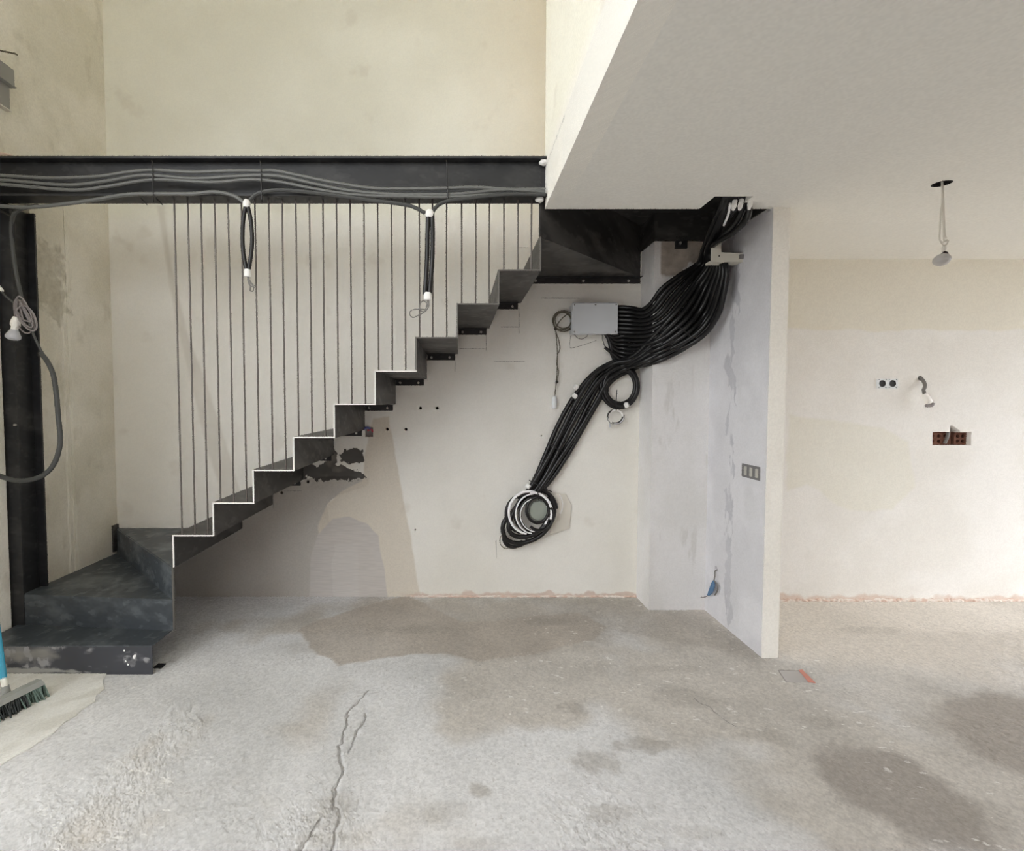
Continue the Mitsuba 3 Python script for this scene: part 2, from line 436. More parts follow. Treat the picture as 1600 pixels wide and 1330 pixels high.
def steel(key, dark, light, rough, dust=0.35, spec=0.5):
    def fn(p, n, uv):
        s = fbm(p.x * 7 + p.z * 3, p.y * 5 + p.z * 9, p.z * 4, 4)
        t = fbm(p.x * 22 + 5, p.y * 22, p.z * 30, 3)
        c = mix(dark, light, smoothstep(0.42, 0.75, s) * dust + smoothstep(0.58, 0.72, t) * dust * 0.5)
        return c * (0.92 + 0.16 * noise(p.x * 90, p.y * 90, p.z * 90))
    diffuse_like(key, fn, rough, None, spec=spec)


steel('mat_beam_steel', (0.012, 0.013, 0.015), (0.040, 0.040, 0.040), 0.5, 0.5)
steel('mat_stair_steel', (0.026, 0.0255, 0.0245), (0.088, 0.084, 0.078), 0.45, 0.45)
steel('mat_step_steel', (0.043, 0.052, 0.061), (0.105, 0.12, 0.130), 0.42, 0.8)


def c_first_riser(p, n, uv):
    s = fbm(p.x * 6, p.z * 12, 1.0, 4)
    t = fbm(p.x * 26 + 5, p.z * 26, 4.0, 3)
    c = mix((0.045, 0.048, 0.058), (0.20, 0.20, 0.215), smoothstep(0.45, 0.72, s) * 0.7)
    c = mix(c, mi.Color3f(0.40, 0.40, 0.41), smoothstep(0.56, 0.74, t) * smoothstep(0.42, 0.55, s) * 0.6)
    mud = smoothstep(0.02, -0.03, poly_sdf(p.x, p.z, [(-2.5, 0.135), (-2.08, 0.135), (-2.02, 0.09), (-2.10, 0.07), (-2.5, 0.075)]) + (t - 0.5) * 0.05)
    c = mix(c, mi.Color3f(0.25, 0.245, 0.225), mud * (0.5 + 0.5 * s))
    wipe = smoothstep(0.008, -0.004, poly_sdf(p.x, p.z, [(-2.5, 0.035), (-2.06, 0.03), (-1.92, 0.012), (-2.5, 0.005)]) + (t - 0.5) * 0.02)
    c = mix(c, mi.Color3f(0.40, 0.40, 0.38), wipe * 0.7)
    for (a, b, r) in ((-1.648, 0.09, 0.008), (-1.643, 0.097, 0.006), (-1.697, 0.124, 0.005), (-1.68, 0.052, 0.005), (-1.69, 0.07, 0.004)):
        c = mix(c, mi.Color3f(0.85, 0.85, 0.85), smoothstep(float(r), float(r) * 0.6, dr.sqrt(dr.square(p.x - float(a)) + dr.square((p.z - float(b)) * 0.7))))
    return c


diffuse_like('mat_first_riser', c_first_riser, 0.45, None, spec=0.5)


def plain(key, rgb, rough=0.5, spec=0.5, metallic=0.0, var=0.12, f=60.0):
    rgb = np.array(rgb, float)
    scene[key] = {'type': 'twosided', 'bsdf': {'type': 'principled', 'roughness': rough, 'specular': spec, 'metallic': metallic,
                  'base_color': {'type': 'rgb', 'value': rgb.tolist()}}}


plain('mat_lit_edge', (0.72, 0.71, 0.69), 0.45, metallic=0.0)  # cut edges of the lower steps, with their highlight in the colour
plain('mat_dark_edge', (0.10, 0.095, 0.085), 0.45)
plain('mat_rod', (0.12, 0.108, 0.098), 0.38, metallic=0.4)
plain('mat_bolt', (0.62, 0.61, 0.58), 0.3, metallic=0.8)
plain('mat_conduit', (0.008, 0.008, 0.0085), 0.36, 0.45)
plain('mat_conduit_grey', (0.055, 0.058, 0.057), 0.45, 0.5)
plain('mat_cable', (0.13, 0.135, 0.13), 0.42, 0.5)
plain('mat_wire_grey', (0.17, 0.165, 0.155), 0.5)
plain('mat_wire_mauve', (0.24, 0.22, 0.22), 0.55)
plain('mat_wire_olive', (0.10, 0.088, 0.062), 0.5)
plain('mat_wire_pale', (0.62, 0.60, 0.54), 0.5)
plain('mat_tape', (0.86, 0.86, 0.84), 0.6)
plain('mat_white_cable', (0.85, 0.85, 0.86), 0.4)
plain('mat_box_grey', (0.50, 0.525, 0.55), 0.45)
plain('mat_box_lid', (0.56, 0.585, 0.61), 0.5)
plain('mat_blue_wire', (0.08, 0.17, 0.30), 0.5)
plain('mat_red', (0.45, 0.04, 0.06), 0.5)
plain('mat_blue', (0.10, 0.12, 0.35), 0.5)
plain('mat_black', (0.012, 0.011, 0.011), 0.6)
plain('mat_hole', (0.07, 0.06, 0.05), 0.95, 0.1)
plain('mat_bulb_white', (0.88, 0.87, 0.83), 0.35)
plain('mat_bulb_globe', (0.50, 0.51, 0.55), 0.3)
plain('mat_bulb_grey', (0.42, 0.41, 0.40), 0.25)
plain('mat_socket_white', (0.72, 0.75, 0.77), 0.4)
plain('mat_switch_frame', (0.17, 0.165, 0.165), 0.6)
plain('mat_switch', (0.42, 0.41, 0.37), 0.5)
plain('mat_cream_board', (0.58, 0.56, 0.49), 0.9, 0.2)
plain('mat_broom_blue', (0.05, 0.32, 0.47), 0.35)
plain('mat_broom_white', (0.80, 0.80, 0.72), 0.5)
plain('mat_broom_grey', (0.30, 0.31, 0.29), 0.6)
plain('mat_bristle_dark', (0.035, 0.042, 0.042), 0.7)
plain('mat_bristle_green', (0.16, 0.23, 0.20), 0.7)
plain('mat_sack', (0.52, 0.42, 0.34), 0.9, 0.2)
plain('mat_galvanised', (0.24, 0.24, 0.225), 0.5)
plain('mat_wrapper', (0.70, 0.67, 0.60), 0.8)
plain('mat_lid', (0.42, 0.40, 0.385), 0.8)
plain('mat_rim_pink', (0.55, 0.24, 0.19), 0.8)


def c_brick(p, n, uv):
    f = fbm(p.x * 40, p.z * 40, p.y * 40, 3)
    return mix((0.085, 0.036, 0.025), (0.21, 0.105, 0.075), f)


diffuse_like('mat_brick', c_brick, 0.95)
plain('mat_dark_brick_unseen', (0.24, 0.12, 0.085), 0.95, 0.1)  # dark brick picked for the unseen walls to cut bounced light


def c_rubble(p, n, uv):
    f = fbm(p.x * 25, p.y * 25, p.z * 40, 3)
    return mix((0.64, 0.50, 0.42), (0.76, 0.70, 0.64), smoothstep(0.35, 0.6, f))


diffuse_like('mat_rubble', c_rubble, 0.95)
scene['mat_clear'] = {'type': 'dielectric', 'int_ior': 1.35}
scene['mat_film'] = {'type': 'twosided', 'bsdf': {'type': 'principled', 'base_color': {'type': 'rgb', 'value': [0.30, 0.33, 0.29]}, 'roughness': 0.25, 'specular': 0.6}}

# ------------------------------------------------------------------ the setting
HATCH = Polygon(floorpts((1215, 1047), (1250, 1048), (1266, 1067), (1228, 1066)))
floor_poly = sbox(-2.7, -4.3, 5.4, 3.75).difference(HATCH)
add('floor', prism(floor_poly, -0.12, 0.0), 'mat_floor', kind='structure')
SCREED = floorpts((-60, 1052), (168, 1051), (160, 1066), (163, 1078), (150, 1088), (148, 1098), (128, 1110), (118, 1120), (98, 1132), (82, 1148), (62, 1160), (45, 1172), (20, 1185), (-10, 1205), (-60, 1230))
add('screed_layer', prism(SCREED, 0.0, 0.005), 'mat_screed', parent='floor', label='pale smooth layer of screed with a ragged edge')


def hole(px, py, r, y):
    p = at(px, py, y=y)
    return Point(p[0], p[2]).buffer(r, 6)


wall = sbox(-2.75, -0.1, 1.9, ZTOP)
HOLES = [(657, 638, .011), (683, 638, .011), (605, 671, .011), (634, 671, .011), (481, 753, .011), (440, 770, .012), (846, 681, .006), (649, 828, .007), (897, 682, .006)]
for a, b, r in HOLES:
    wall = wall.difference(hole(a, b, r, Y2))
jb = [at(a, b, y=Y2) for a, b in ((570, 668), (583, 683))]
wall = wall.difference(sbox(jb[0][0], jb[1][2], jb[1][0], jb[0][2]))
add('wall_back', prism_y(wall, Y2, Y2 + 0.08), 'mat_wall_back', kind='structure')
add('core', box(-2.75, 1.9, Y2 + 0.08, Y2 + 0.2, -0.1, ZTOP), 'mat_hole', parent='wall_back')

kw = sbox(XP + 0.02, -0.1, 5.2, 2.42)
niche_px = ((1457, 696), (1457, 676), (1461, 675), (1484, 675), (1485, 665), (1489, 665), (1499, 672), (1501, 676), (1518, 675), (1517, 696))
niche = Polygon([(p[0], p[2]) for p in (at(a, b, y=YK) for a, b in niche_px)])
kw = kw.difference(niche)
stub = at(1438, 591, y=YK)
kw = kw.difference(hole(1438, 591, .017, YK))
sock = [at(a, b, y=YK) for a, b in ((1384, 599.5), (1369, 592), (1401, 607))]
add('wall_kitchen', prism_y(kw, YK, YK + 0.1), 'mat_kitchen', kind='structure')
add('core', box(XP + 0.02, 5.2, YK + 0.1, YK + 0.2, -0.1, 2.42), 'mat_brick', parent='wall_kitchen')
# broken edges of hollow bricks in the niche
nx0, nz0, nx1, nz1 = niche.bounds
for i, (a, b) in enumerate(((0.02, 0.40), (0.44, 0.66), (0.69, 1.0))):
    x0, x1 = nx0 + a * (nx1 - nx0), nx0 + b * (nx1 - nx0)
    face = sbox(x0, nz0 + 0.002, x1, nz0 + 0.088)
    for k in range(2 if i != 1 else 1):
        for q in range(2):
            face = face.difference(Point(x0 + (x1 - x0) * (0.28 + 0.44 * k), nz0 + 0.026 + 0.036 * q).buffer(0.012, 3))
    add('brick', prism_y(face, YK + 0.035 + 0.014 * (i == 1), YK + 0.099), 'mat_brick', parent='wall_kitchen', label='broken hollow red brick in the chased hole' if i == 0 else None)
add('broken_pipe', tube([(nx0 + 0.115, YK + 0.03, nz0 + 0.01), (nx0 + 0.128, YK + 0.022, nz0 + 0.07), (nx0 + 0.132, YK + 0.03, nz0 + 0.12)], 0.011, 8), 'mat_wire_grey', parent='wall_kitchen', smooth=40)

# left wall: the old concrete part near the column, a plaster bead, and the rest
left = cat_([box(XL - 0.4, XL, 2.94, 3.19, -0.05, 2.6), box(XL - 0.4, XL - 0.06, 2.77, 2.94, -0.05, 2.6), box(XL - 0.4, XL + 0.004, 3.19, 3.70, -0.05, 2.6), box(XL - 0.4, XL + 0.004, 2.60, 3.70, 2.6, ZTOP)])
add('wall_left', left, 'mat_left', kind='structure')
bead = [(XL - 0.01, 3.155 + 0.006 * math.sin(k * 1.9), 0.1 + k * 0.095) for k in range(25)]
add('plaster_bead', tube(bead, 0.016, 6), 'mat_left', parent='wall_left', smooth=40)
bead = [(XL - 0.004, 3.215 + 0.006 * math.sin(k * 2.3), 0.1 + k * 0.095) for k in range(25)]
add('plaster_bead', tube(bead, 0.010, 6), 'mat_left', parent='wall_left', smooth=40)
# the nearer left wall, with a tall glazed opening
xw = XL - 0.045
op = sbox(-3.4, 0.05, 1.3, 4.8)
add('wall_left_front', prism_x(sbox(-4.2, -0.05, 2.775, ZTOP).difference(op), xw - 0.25, xw), 'mat_left', kind='structure')
tag('wall_left_front', kind='structure')
# partition, pillar, fascia
part_poly = sbox(Y1, 0.0, Y2 + 0.02, 2.62)
q0, q1 = at(1160, 727, x=XP), at(1188, 746, x=XP)
SW = (min(q0[1], q1[1]), max(q0[1], q1[1]), 0.955, 1.025)
hb = at(1119, 889, x=XP)
part_poly = part_poly.difference(Point(hb[1], hb[2]).buffer(0.017, 5)).difference(Point(hb[1] - 0.012, hb[2] - 0.018).buffer(0.012, 4))
add('wall_partition', prism_x(part_poly, XP, XP + 0.03), 'mat_gypsum', kind='structure')
add('board', box(XP + 0.03, XP + 0.088, Y1, Y2 + 0.02, 0, 2.62), 'mat_kitchen', parent='wall_partition', label='cream end of the partition')
add('end_bead', box(XP - 0.001, XP + 0.088, Y1 - 0.004, Y1, 0, ZC), 'mat_plaster', parent='wall_partition')
add('wall_pillar', cat_([box(1.27, 1.53, 3.36, Y2 + 0.01, 0, 2.425), box(1.53, XP, 3.364, Y2 + 0.01, 0, 2.425)]), 'mat_pillar', kind='structure')
add('wall_fascia', box(XF, XF + 0.10, -4.2, 2.74, ZC, ZTOP), 'mat_plaster', kind='structure')
slab = unary_union([sbox(XF, -4.2, 5.2, 2.74), sbox(XP, 2.70, 5.2, 2.95)])
n0 = [at(a, b, z=ZC) for a, b in ((1096, 324), (1117, 307), (1177, 307), (1177, 324))]
slab = slab.difference(Polygon([(n0[0][0], 2.75), (n0[0][0], 2.735), (n0[1][0], n0[1][1]), (n0[2][0], n0[2][1]), (n0[2][0], 2.75)]))
lamp_c = at(1471.5, 287, z=ZC)
slab = slab.difference(Point(lamp_c[0], lamp_c[1]).buffer(0.038, 8))
add('ceiling', prism(slab, ZC, ZC + 0.22), 'mat_ceiling', kind='structure')
# the strip along the kitchen wall was levelled down a little
v = np.array([(XP, 2.94, ZC), (5.2, 2.94, ZC), (5.2, 3.53, 2.352), (XP, 3.53, 2.352), (XP, 2.94, 2.6), (5.2, 2.94, 2.6), (5.2, 3.53, 2.6), (XP, 3.53, 2.6)])
add('levelled_strip', trimesh.Trimesh(v, [[0, 2, 1], [0, 3, 2], [4, 5, 6], [4, 6, 7], [0, 1, 5], [0, 5, 4], [1, 2, 6], [1, 6, 5], [2, 3, 7], [2, 7, 6], [3, 0, 4], [3, 4, 7]], process=False), 'mat_ceiling', parent='ceiling')
ring_ = trimesh.creation.annulus(0.0345, 0.0385, 0.07, sections=24)
ring_.apply_translation((lamp_c[0], lamp_c[1], ZC + 0.0345))
add('recess_dark_lining', ring_, 'mat_black', parent='ceiling')  # black lining added to give the hole its shade
add('recess_cover', box(lamp_c[0] - .06, lamp_c[0] + .06, lamp_c[1] - .06, lamp_c[1] + .06, ZC + 0.07, ZC + 0.09), 'mat_black', parent='ceiling')  # black backing that keeps the hole dark
add('ceiling_upper', box(-2.9, 1.9, -4.3, 3.8, ZTOP, ZTOP + 0.15), 'mat_plaster', kind='structure')
plain('mat_warm_bounce', (0.74, 0.57, 0.40), 0.9, 0.2)  # warm colour meant to tint the light bounced onto the back wall
add('wall_bounce_added', box(0.80, 0.9, 2.74, Y2 + 0.02, 2.62, ZTOP), 'mat_warm_bounce', kind='structure')  # unseen wall added to block light and bounce a warm tint
# walls behind and beside the camera, with the openings the daylight comes through
rear = sbox(-2.9, -0.05, 5.4, ZTOP).difference(sbox(-2.3, 2.7, 0.4, 5.1))
add('wall_rear', prism_y(rear, -4.3, -4.1), 'mat_dark_brick_unseen', kind='structure')
right = sbox(-4.2, -0.05, 3.7, 2.6).difference(sbox(0.3, 0.05, 3.4, 2.34))
add('wall_right', prism_x(right, 5.1, 5.3), 'mat_dark_brick_unseen', kind='structure')
# crumbled foot of the walls
def rubble(x0, x1, y, h, seed):
    r = np.random.default_rng(seed)
    pts, xs = [], np.arange(x0, x1, 0.022)
    ms = []
    for x in xs:
        s = trimesh.creation.icosphere(subdivisions=1, radius=1.0)
        s.vertices *= np.array([0.014 + 0.012 * r.random(), 0.008 + 0.010 * r.random(), h * (0.45 + 0.6 * r.random())])
        s.vertices *= 1 + 0.3 * (r.random((len(s.vertices), 1)) - 0.5)
        s.apply_translation((x + r.normal() * 0.004, y - 0.001, 0.002))
        ms.append(s)
    return cat_(ms)


add('trim_1', rubble(-0.33, 1.26, Y2, 0.011, 3), 'mat_rubble', kind='structure')
add('trim_2', rubble(XP + 0.1, 5.0, YK, 0.020, 4), 'mat_rubble', kind='structure')

# ------------------------------------------------------------------ steel beam and column
bm = thing('steel_beam', 'black steel I-beam spanning the room under the pale upper wall, with cables along it', 'steel beam')
zb0, zb1, yb0, yb1 = 2.445, 2.645, 2.68, 2.785
add('flange', box(-2.9, XF + 0.003, yb0, yb1, zb1 - 0.011, zb1), 'mat_beam_steel', parent=bm)
add('flange', box(-2.9, XF + 0.003, yb0, yb1, zb0, zb0 + 0.011), 'mat_beam_steel', parent=bm)
add('web', box(-2.9, XF + 0.003, 2.727, 2.737, zb0 + 0.011, zb1 - 0.011), 'mat_beam_steel', parent=bm)
a = at(744, 285, y=2.727)
txt = meshkit.text_mesh('4124', 0.034, 0.0006)
txt.apply_transform(trimesh.transformations.rotation_matrix(math.pi / 2, (1, 0, 0)))
txt.apply_translation(a - txt.bounds.mean(0) + np.array([0, -0.0004, 0]))
add('chalked_number', txt, 'mat_black', parent=bm)
for k, (sx, sz) in enumerate(((0, 0.0),)):
    blob = trimesh.creation.icosphere(subdivisions=2)
    blob.vertices = blob.vertices * np.array([0.022, 0.02, 0.014]) * (1 + 0.35 * (meshkit.noise(blob.vertices * 2.2, 3)[:, None] - 0.5))
    blob.apply_translation(at(843, 312, y=2.70))
    add('filler_blob', blob, 'mat_tape', parent=bm, smooth=40, label='lump of white filler at the right end')
    b2 = blob.copy()
    b2.apply_translation(at(849, 254, y=2.70) - at(843, 312, y=2.70))
    add('filler_blob', b2, 'mat_tape', parent=bm, smooth=40)

col = thing('steel_column', 'black steel H-column standing at the left wall under the beam', 'steel column')
add('flange', box(-2.56, -2.405, 2.79, 2.80, 0, zb0), 'mat_beam_steel', parent=col)
add('flange', box(-2.56, -2.385, 2.925, 2.937, 0, zb0), 'mat_beam_steel', parent=col)
add('web', box(-2.44, -2.428, 2.80, 2.925, 0, zb0), 'mat_beam_steel', parent=col)
add('pale_screw', rod(at(25, 664, y=2.79), at(25, 664, y=2.79) + np.array([0, -0.012, 0]), 0.006), 'mat_bolt', parent=col)

# ------------------------------------------------------------------ staircase
st = thing('staircase', 'folded dark steel plate staircase with rods up to the beam, rising left to right', 'staircase')
RZ, RX, TH = 0.1762, 0.2182, 0.007
zt = [0.672 + RZ * i for i in range(10)]
xn = [-1.536 + RX * i for i in range(10)]
YE = Y1 + 0.006            # plates start just behind the cut edge
for i in range(9):
    m = 'mat_stair_steel'
    edge = 'mat_lit_edge' if i < 6 else 'mat_dark_edge'  # lower edges take the painted highlight, upper ones the dark colour
    tr = add('tread', box(xn[i], xn[i + 1] + TH, YE, Y2 - 0.002, zt[i] - TH, zt[i]), m, parent=st)
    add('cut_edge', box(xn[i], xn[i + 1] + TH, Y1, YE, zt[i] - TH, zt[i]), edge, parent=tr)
for i in range(10):
    edge = 'mat_lit_edge' if i < 6 else 'mat_dark_edge'
    rs = add('riser', box(xn[i], xn[i] + TH, YE, Y2 - 0.002, zt[i] - RZ, zt[i] - TH), 'mat_stair_steel', parent=st)
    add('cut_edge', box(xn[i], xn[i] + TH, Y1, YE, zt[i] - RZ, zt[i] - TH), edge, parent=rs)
# winders and the first steps at the foot
zC, zB, zA = zt[0] - RZ, zt[0] - 2 * RZ, 0.15
piv = (xn[0] - 0.004, Y1 + 0.004)
corner = (XL + 0.004, Y2 - 0.004)
add('tread', prism([piv, (xn[0], Y2 - 0.004), corner], zC - TH, zC), 'mat_step_steel', parent=st, label='triangular winder tread in the corner')


def plate(a, b, z0, z1, t=TH):
    a, b = np.array(a), np.array(b)
    n = np.array([-(b - a)[1], (b - a)[0]])
    n = n / np.linalg.norm(n) * t
    return prism([a, b, b + n, a + n], z0, z1)


add('riser', plate(piv, corner, zB, zC - TH * 0.5), 'mat_step_steel', parent=st, label='diagonal riser below the triangular tread')
fB0, fB1 = (xn[0] - 0.008, Y1 + 0.0), (XL + 0.002, Y1 + 0.075)
add('tread', prism([fB0, corner, (XL + 0.002, Y1 + 0.075)], zB - TH, zB), 'mat_step_steel', parent=st, label='winder tread of the second step')
add('riser', plate(fB1, fB0, zA, zB - TH * 0.5), 'mat_step_steel', parent=st)
xr, yA = xn[0] - 0.02, 2.548
add('tread', prism([(XL - 0.03, yA), (xr, yA), (xr, Y1 + 0.03), (XL - 0.03, Y1 + 0.09)], zA - TH, zA), 'mat_step_steel', parent=st, label='bottom tread')
add('riser', box(XL - 0.03, xr, yA, yA + TH, 0.0, zA - TH * 0.5), 'mat_first_riser', parent=st, label='smeared bottom riser with white paint specks')
add('side_post', box(xn[0] - 0.006, xn[0] + 0.002, Y1 - 0.002, Y1 + 0.010, zA, zC), 'mat_dark_edge', parent=st)
add('floor_lug', box(xr - 0.03, xr + 0.012, yA + 0.06, yA + 0.10, 0, 0.006), 'mat_beam_steel', parent=st)
cr = [(corner[0] + 0.012, Y2 - 0.015, z) for z in (zB, zB + 0.06, zC + 0.012)]
add('corner_strip', box(XL + 0.001, XL + 0.016, Y2 - 0.06, Y2 - 0.002, zB + 0.02, zC + 0.03), 'mat_stair_steel', parent=st)
# upper winders and the dark landing
add('tread', prism([(xn[9], YE), (1.262, Y2 - 0.003), (xn[9], Y2 - 0.003)], zt[9] - TH, zt[9]), 'mat_stair_steel', parent=st, label='triangular winder tread at the top')
add('riser', plate((xn[9], YE), (1.262, Y2 - 0.003), zt[9] - 0.004, zt[9] + RZ), 'mat_stair_steel', parent=st, label='dark diagonal riser above the top winder')
zL = 2.60                  # landing raised into the ceiling opening so that the recess falls darker
add('riser', plate((xn[9], YE), (1.262, Y2 - 0.003), zt[9] + RZ, zL), 'mat_stair_steel', parent=st)
add('landing', cat_([prism([(XF, 2.25), (XP - 0.002, 2.25), (XP - 0.002, Y2 - 0.003), (1.262, Y2 - 0.003), (XF, YE + 0.03)], zL, zL + 0.015), box(1.262, XP - 0.002, 3.345, 3.353, 2.425, zL),
                     box(XP - 0.012, XP - 0.002, 2.755, 3.345, 2.41, zL), box(1.262, 1.27, 3.345, Y2 - 0.003, 2.425, zL)]), 'mat_stair_steel', parent=st, label='dark underside of the landing with added plates that darken the opening')
# wall angles with bolts
def bracket(x0, x1, ztop, bolts, h=0.042):
    k = add('wall_bracket', cat_([box(x0, x1, Y2 - 0.006, Y2 - 0.001, ztop - h, ztop), box(x0, x1, Y2 - 0.045, Y2 - 0.006, ztop - 0.005, ztop)]), 'mat_beam_steel', parent=st)
    for b in bolts:
        c = (x0 + (x1 - x0) * b, Y2 - 0.006, ztop - h * 0.55)
        add('bolt', lathe([(0, 0), (0.0095, 0), (0.0095, 0.005), (0.007, 0.009), (0, 0.009)], c, (0, -1, 0), 6), 'mat_bolt', parent=k)


for i in range(1, 9):
    bracket(xn[i] + 0.010, xn[i] + 0.205, zt[i] - TH - 0.001, (0.15, 0.8))
bracket(xn[9] + 0.01, 1.262, zt[9] - TH - 0.001, (0.12, 0.52, 0.90))
# rods
rod_px = [272.4, 293.4, 314.1, 335.3, 356.3, 377.3, 398.3, 419.7, 440.9, 462.1, 483.3, 504.5, 525.7, 546.9, 568.6, 590, 611.4, 632.9, 655, 675.7, 698, 721.3, 743.2, 764.8, 787.4, 809.3, 830.7]
for k, px in enumerate(rod_px):
    x = at(px, 322, y=2.735)[0]
    i = min(8, max(0, int(math.floor((x - xn[0]) / RX))))
    bend = 0.0015 * math.sin(k * 2.1)
    add('rod', tube([(x, 2.735, zt[i]), (x + bend, 2.735, (zt[i] + zb0) / 2), (x, 2.735, zb0)], 0.0043, 8, step=0.3), 'mat_rod', parent=st, smooth=40)

# ------------------------------------------------------------------ cables along the beam
YC = 2.665
cab = [
    ([(-60, 272), (0, 274), (75, 278), (150, 276), (200, 269), (240, 266), (300, 269), (360, 267), (405, 267), (430, 267), (470, 275), (520, 285), (580, 294), (640, 295), (700, 294), (745, 293), (790, 296), (852, 300)], 'topmost grey cable of the row strapped along the black beam'),
    ([(-60, 280), (0, 281), (100, 289), (160, 284), (225, 274), (300, 279), (360, 276), (405, 274), (440, 276), (490, 287), (540, 297), (600, 303), (660, 304), (720, 303), (780, 297), (852, 296)], 'second grey cable from the top along the black beam'),
    ([(-60, 287), (0, 288), (110, 297), (165, 292), (240, 281), (330, 285), (380, 281), (405, 281), (440, 285), (490, 295), (540, 303), (580, 306), (640, 307), (700, 308), (760, 305), (852, 303)], 'third grey cable from the top along the black beam'),
]
for pts, lb in cab:
    add('beam_cable', tube([at(a, b, y=YC) for a, b in pts], 0.0085, 8), 'mat_cable', label=lb, cat='cable', group='grey cables along the steel beam', smooth=40)
low = [([(-60, 322), (0, 322), (45, 324), (100, 319), (150, 312), (200, 304), (250, 303), (300, 303), (335, 300), (365, 306), (382, 317)], 'grey cable sagging under the left end of the beam to the looped drop', (2.665, 2.655)),
       ([(388, 317), (398, 305), (415, 299), (440, 297), (480, 300), (530, 306), (580, 313), (620, 318), (645, 323), (664, 333)], 'grey cable crossing from the looped drop to the straight drop', (2.66, 2.655)),
       ([(675, 333), (683, 322), (700, 314), (740, 309), (790, 304), (852, 304)], 'grey cable curving from the straight drop to the right end of the beam', (2.655, 2.66))]
for pts, lb, (ya, yb) in low:
    n = len(pts)
    add('beam_cable', tube([at(a, b, y=ya + (yb - ya) * k / (n - 1)) for k, (a, b) in enumerate(pts)], 0.0095, 8), 'mat_cable' if pts[0][0] < 300 else 'mat_conduit_grey', label=lb, cat='cable', group='grey cables along the steel beam', smooth=40)
for px, lb in ((238, 'thin wire tie around the beam cables, leftmost of three'), (407, 'thin wire tie around the beam cables above the looped drop'), (698, 'thin wire tie around the beam cables beside the straight drop')):
    a, b = at(px, 253, y=2.652), at(px + 2, 312, y=2.652)
    add('wire_tie', tube([at(px - 2, 252, y=2.675), a, (a + b) / 2, b, at(px + 2, 315, y=2.675)], 0.0028, 6), 'mat_conduit', label=lb, cat='wire tie', group='wire ties on the beam', smooth=40)
# bent wire ends under the beam
for px in (226, 250):
    add('wire_tail', tube([at(px - 6, 310, y=2.69), at(px + 4, 320, y=2.68)], 0.0028, 6, smooth_path=False), 'mat_conduit', label='short bent wire end under the beam, ' + ('left' if px == 226 else 'right') + ' of two', cat='wire', group='wire ends under the beam')

# the two conduit drops
YH = 2.65


def drop(label, tubes, r, top, bottom, loops, mat):
    k = thing('conduit_drop', label, 'conduit')
    for t in tubes:
        add('conduit', tube([at(a, b, y=YH) for a, b in t], r, 10), mat, parent=k, smooth=40)
    (ax, ay, w), (bx, by, w2) = top, bottom
    p = at(ax, ay, y=YH)
    add('tape', lathe([(0, -0.02), (w * 0.8, -0.02), (w, -0.012), (w * 1.05, 0.004), (w * 0.7, 0.018), (0, 0.018)], p, (0.1, 0, 1), 14), 'mat_tape', parent=k, smooth=40, label='white tape')
    p = at(bx, by, y=YH)
    add('tape', lathe([(0, -0.019), (w2 * 0.85, -0.019), (w2, -0.014), (w2, 0.014), (w2 * 0.9, 0.019), (0, 0.019)], p, (0.05, 0, 1), 14), 'mat_tape', parent=k, smooth=40)
    for l in loops:
        add('wire_loop', tube([at(a, b, y=YH) for a, b in l], 0.0032, 6, step=0.006), 'mat_wire_grey', parent=k, smooth=40, label='looped bare grey wire')


drop('black conduit loop hanging from the beam, taped white at both ends', [[(384, 322), (380, 345), (379, 375), (381, 400), (386, 425)], [(387, 322), (392, 345), (394, 375), (392, 400), (388, 425)]], 0.0105,
     (385.5, 318, 0.018), (387, 427, 0.017), [[(387, 433), (389, 440), (396, 445), (399, 447), (397, 449), (390, 445), (387, 436)], [(388, 434), (392, 441), (396, 449), (395, 455), (391, 454), (391, 446), (387, 434)]], 'mat_conduit')
drop('pair of straight dark conduits hanging from the beam with a wire loop below', [[(669, 334), (668, 370), (667, 410), (664, 460)], [(675, 334), (676, 370), (675, 410), (671, 460)]], 0.012,
     (671.5, 334, 0.021), (668, 463, 0.020), [[(669, 468), (670, 478), (664, 487), (657, 485), (656, 476), (661, 470), (667, 474), (668, 482), (662, 487)], [(668, 470), (664, 486), (655, 492), (646, 496), (640, 491), (643, 485), (655, 483), (666, 484)]], 'mat_conduit')

# ------------------------------------------------------------------ the grey junction box and the fan of conduits
b0, b1 = at(894, 473, y=3.49), at(965.5, 522, y=3.49)
jb_ = thing('junction_box', 'rectangular light grey plastic junction box on the wall at the end of the black conduits', 'junction box')
BX0, BX1, BZ0, BZ1 = b0[0], b1[0], b1[2], b0[2]
add('body', bevel_box(BX0 + 0.006, BX1 - 0.006, 3.51, Y2 - 0.001, BZ0 + 0.006, BZ1 - 0.006, 0.004), 'mat_box_grey', parent=jb_)
add('lid', bevel_box(BX0, BX1, 3.485, 3.511, BZ0, BZ1, 0.006), 'mat_box_lid', parent=jb_)
for sx in (0.05, 0.5, 0.95):
    for sz in (0.07, 0.93):
        if sx == 0.5 and sz < 0.5:
            continue
        add('screw', lathe([(0, 0), (0.006, 0), (0.005, 0.002), (0, 0.002)], (BX0 + sx * (BX1 - BX0), 3.485, BZ0 + sz * (BZ1 - BZ0)), (0, -1, 0), 8), 'mat_wire_grey', parent=jb_)
add('gland', rod((BX0 + 0.275, 3.54, BZ0 + 0.01), (BX0 + 0.275, 3.54, BZ0 - 0.008), 0.010), 'mat_tape', parent=jb_)

U = np.array([(1090, 412), (1060, 431), (1033, 452), (1017, 474), (1003, 484), (985, 481), (962, 480)], float)
L = np.array([(1134, 415), (1132, 455), (1118, 500), (1084, 535), (1035, 562), (1000, 572), (962, 570)], float)


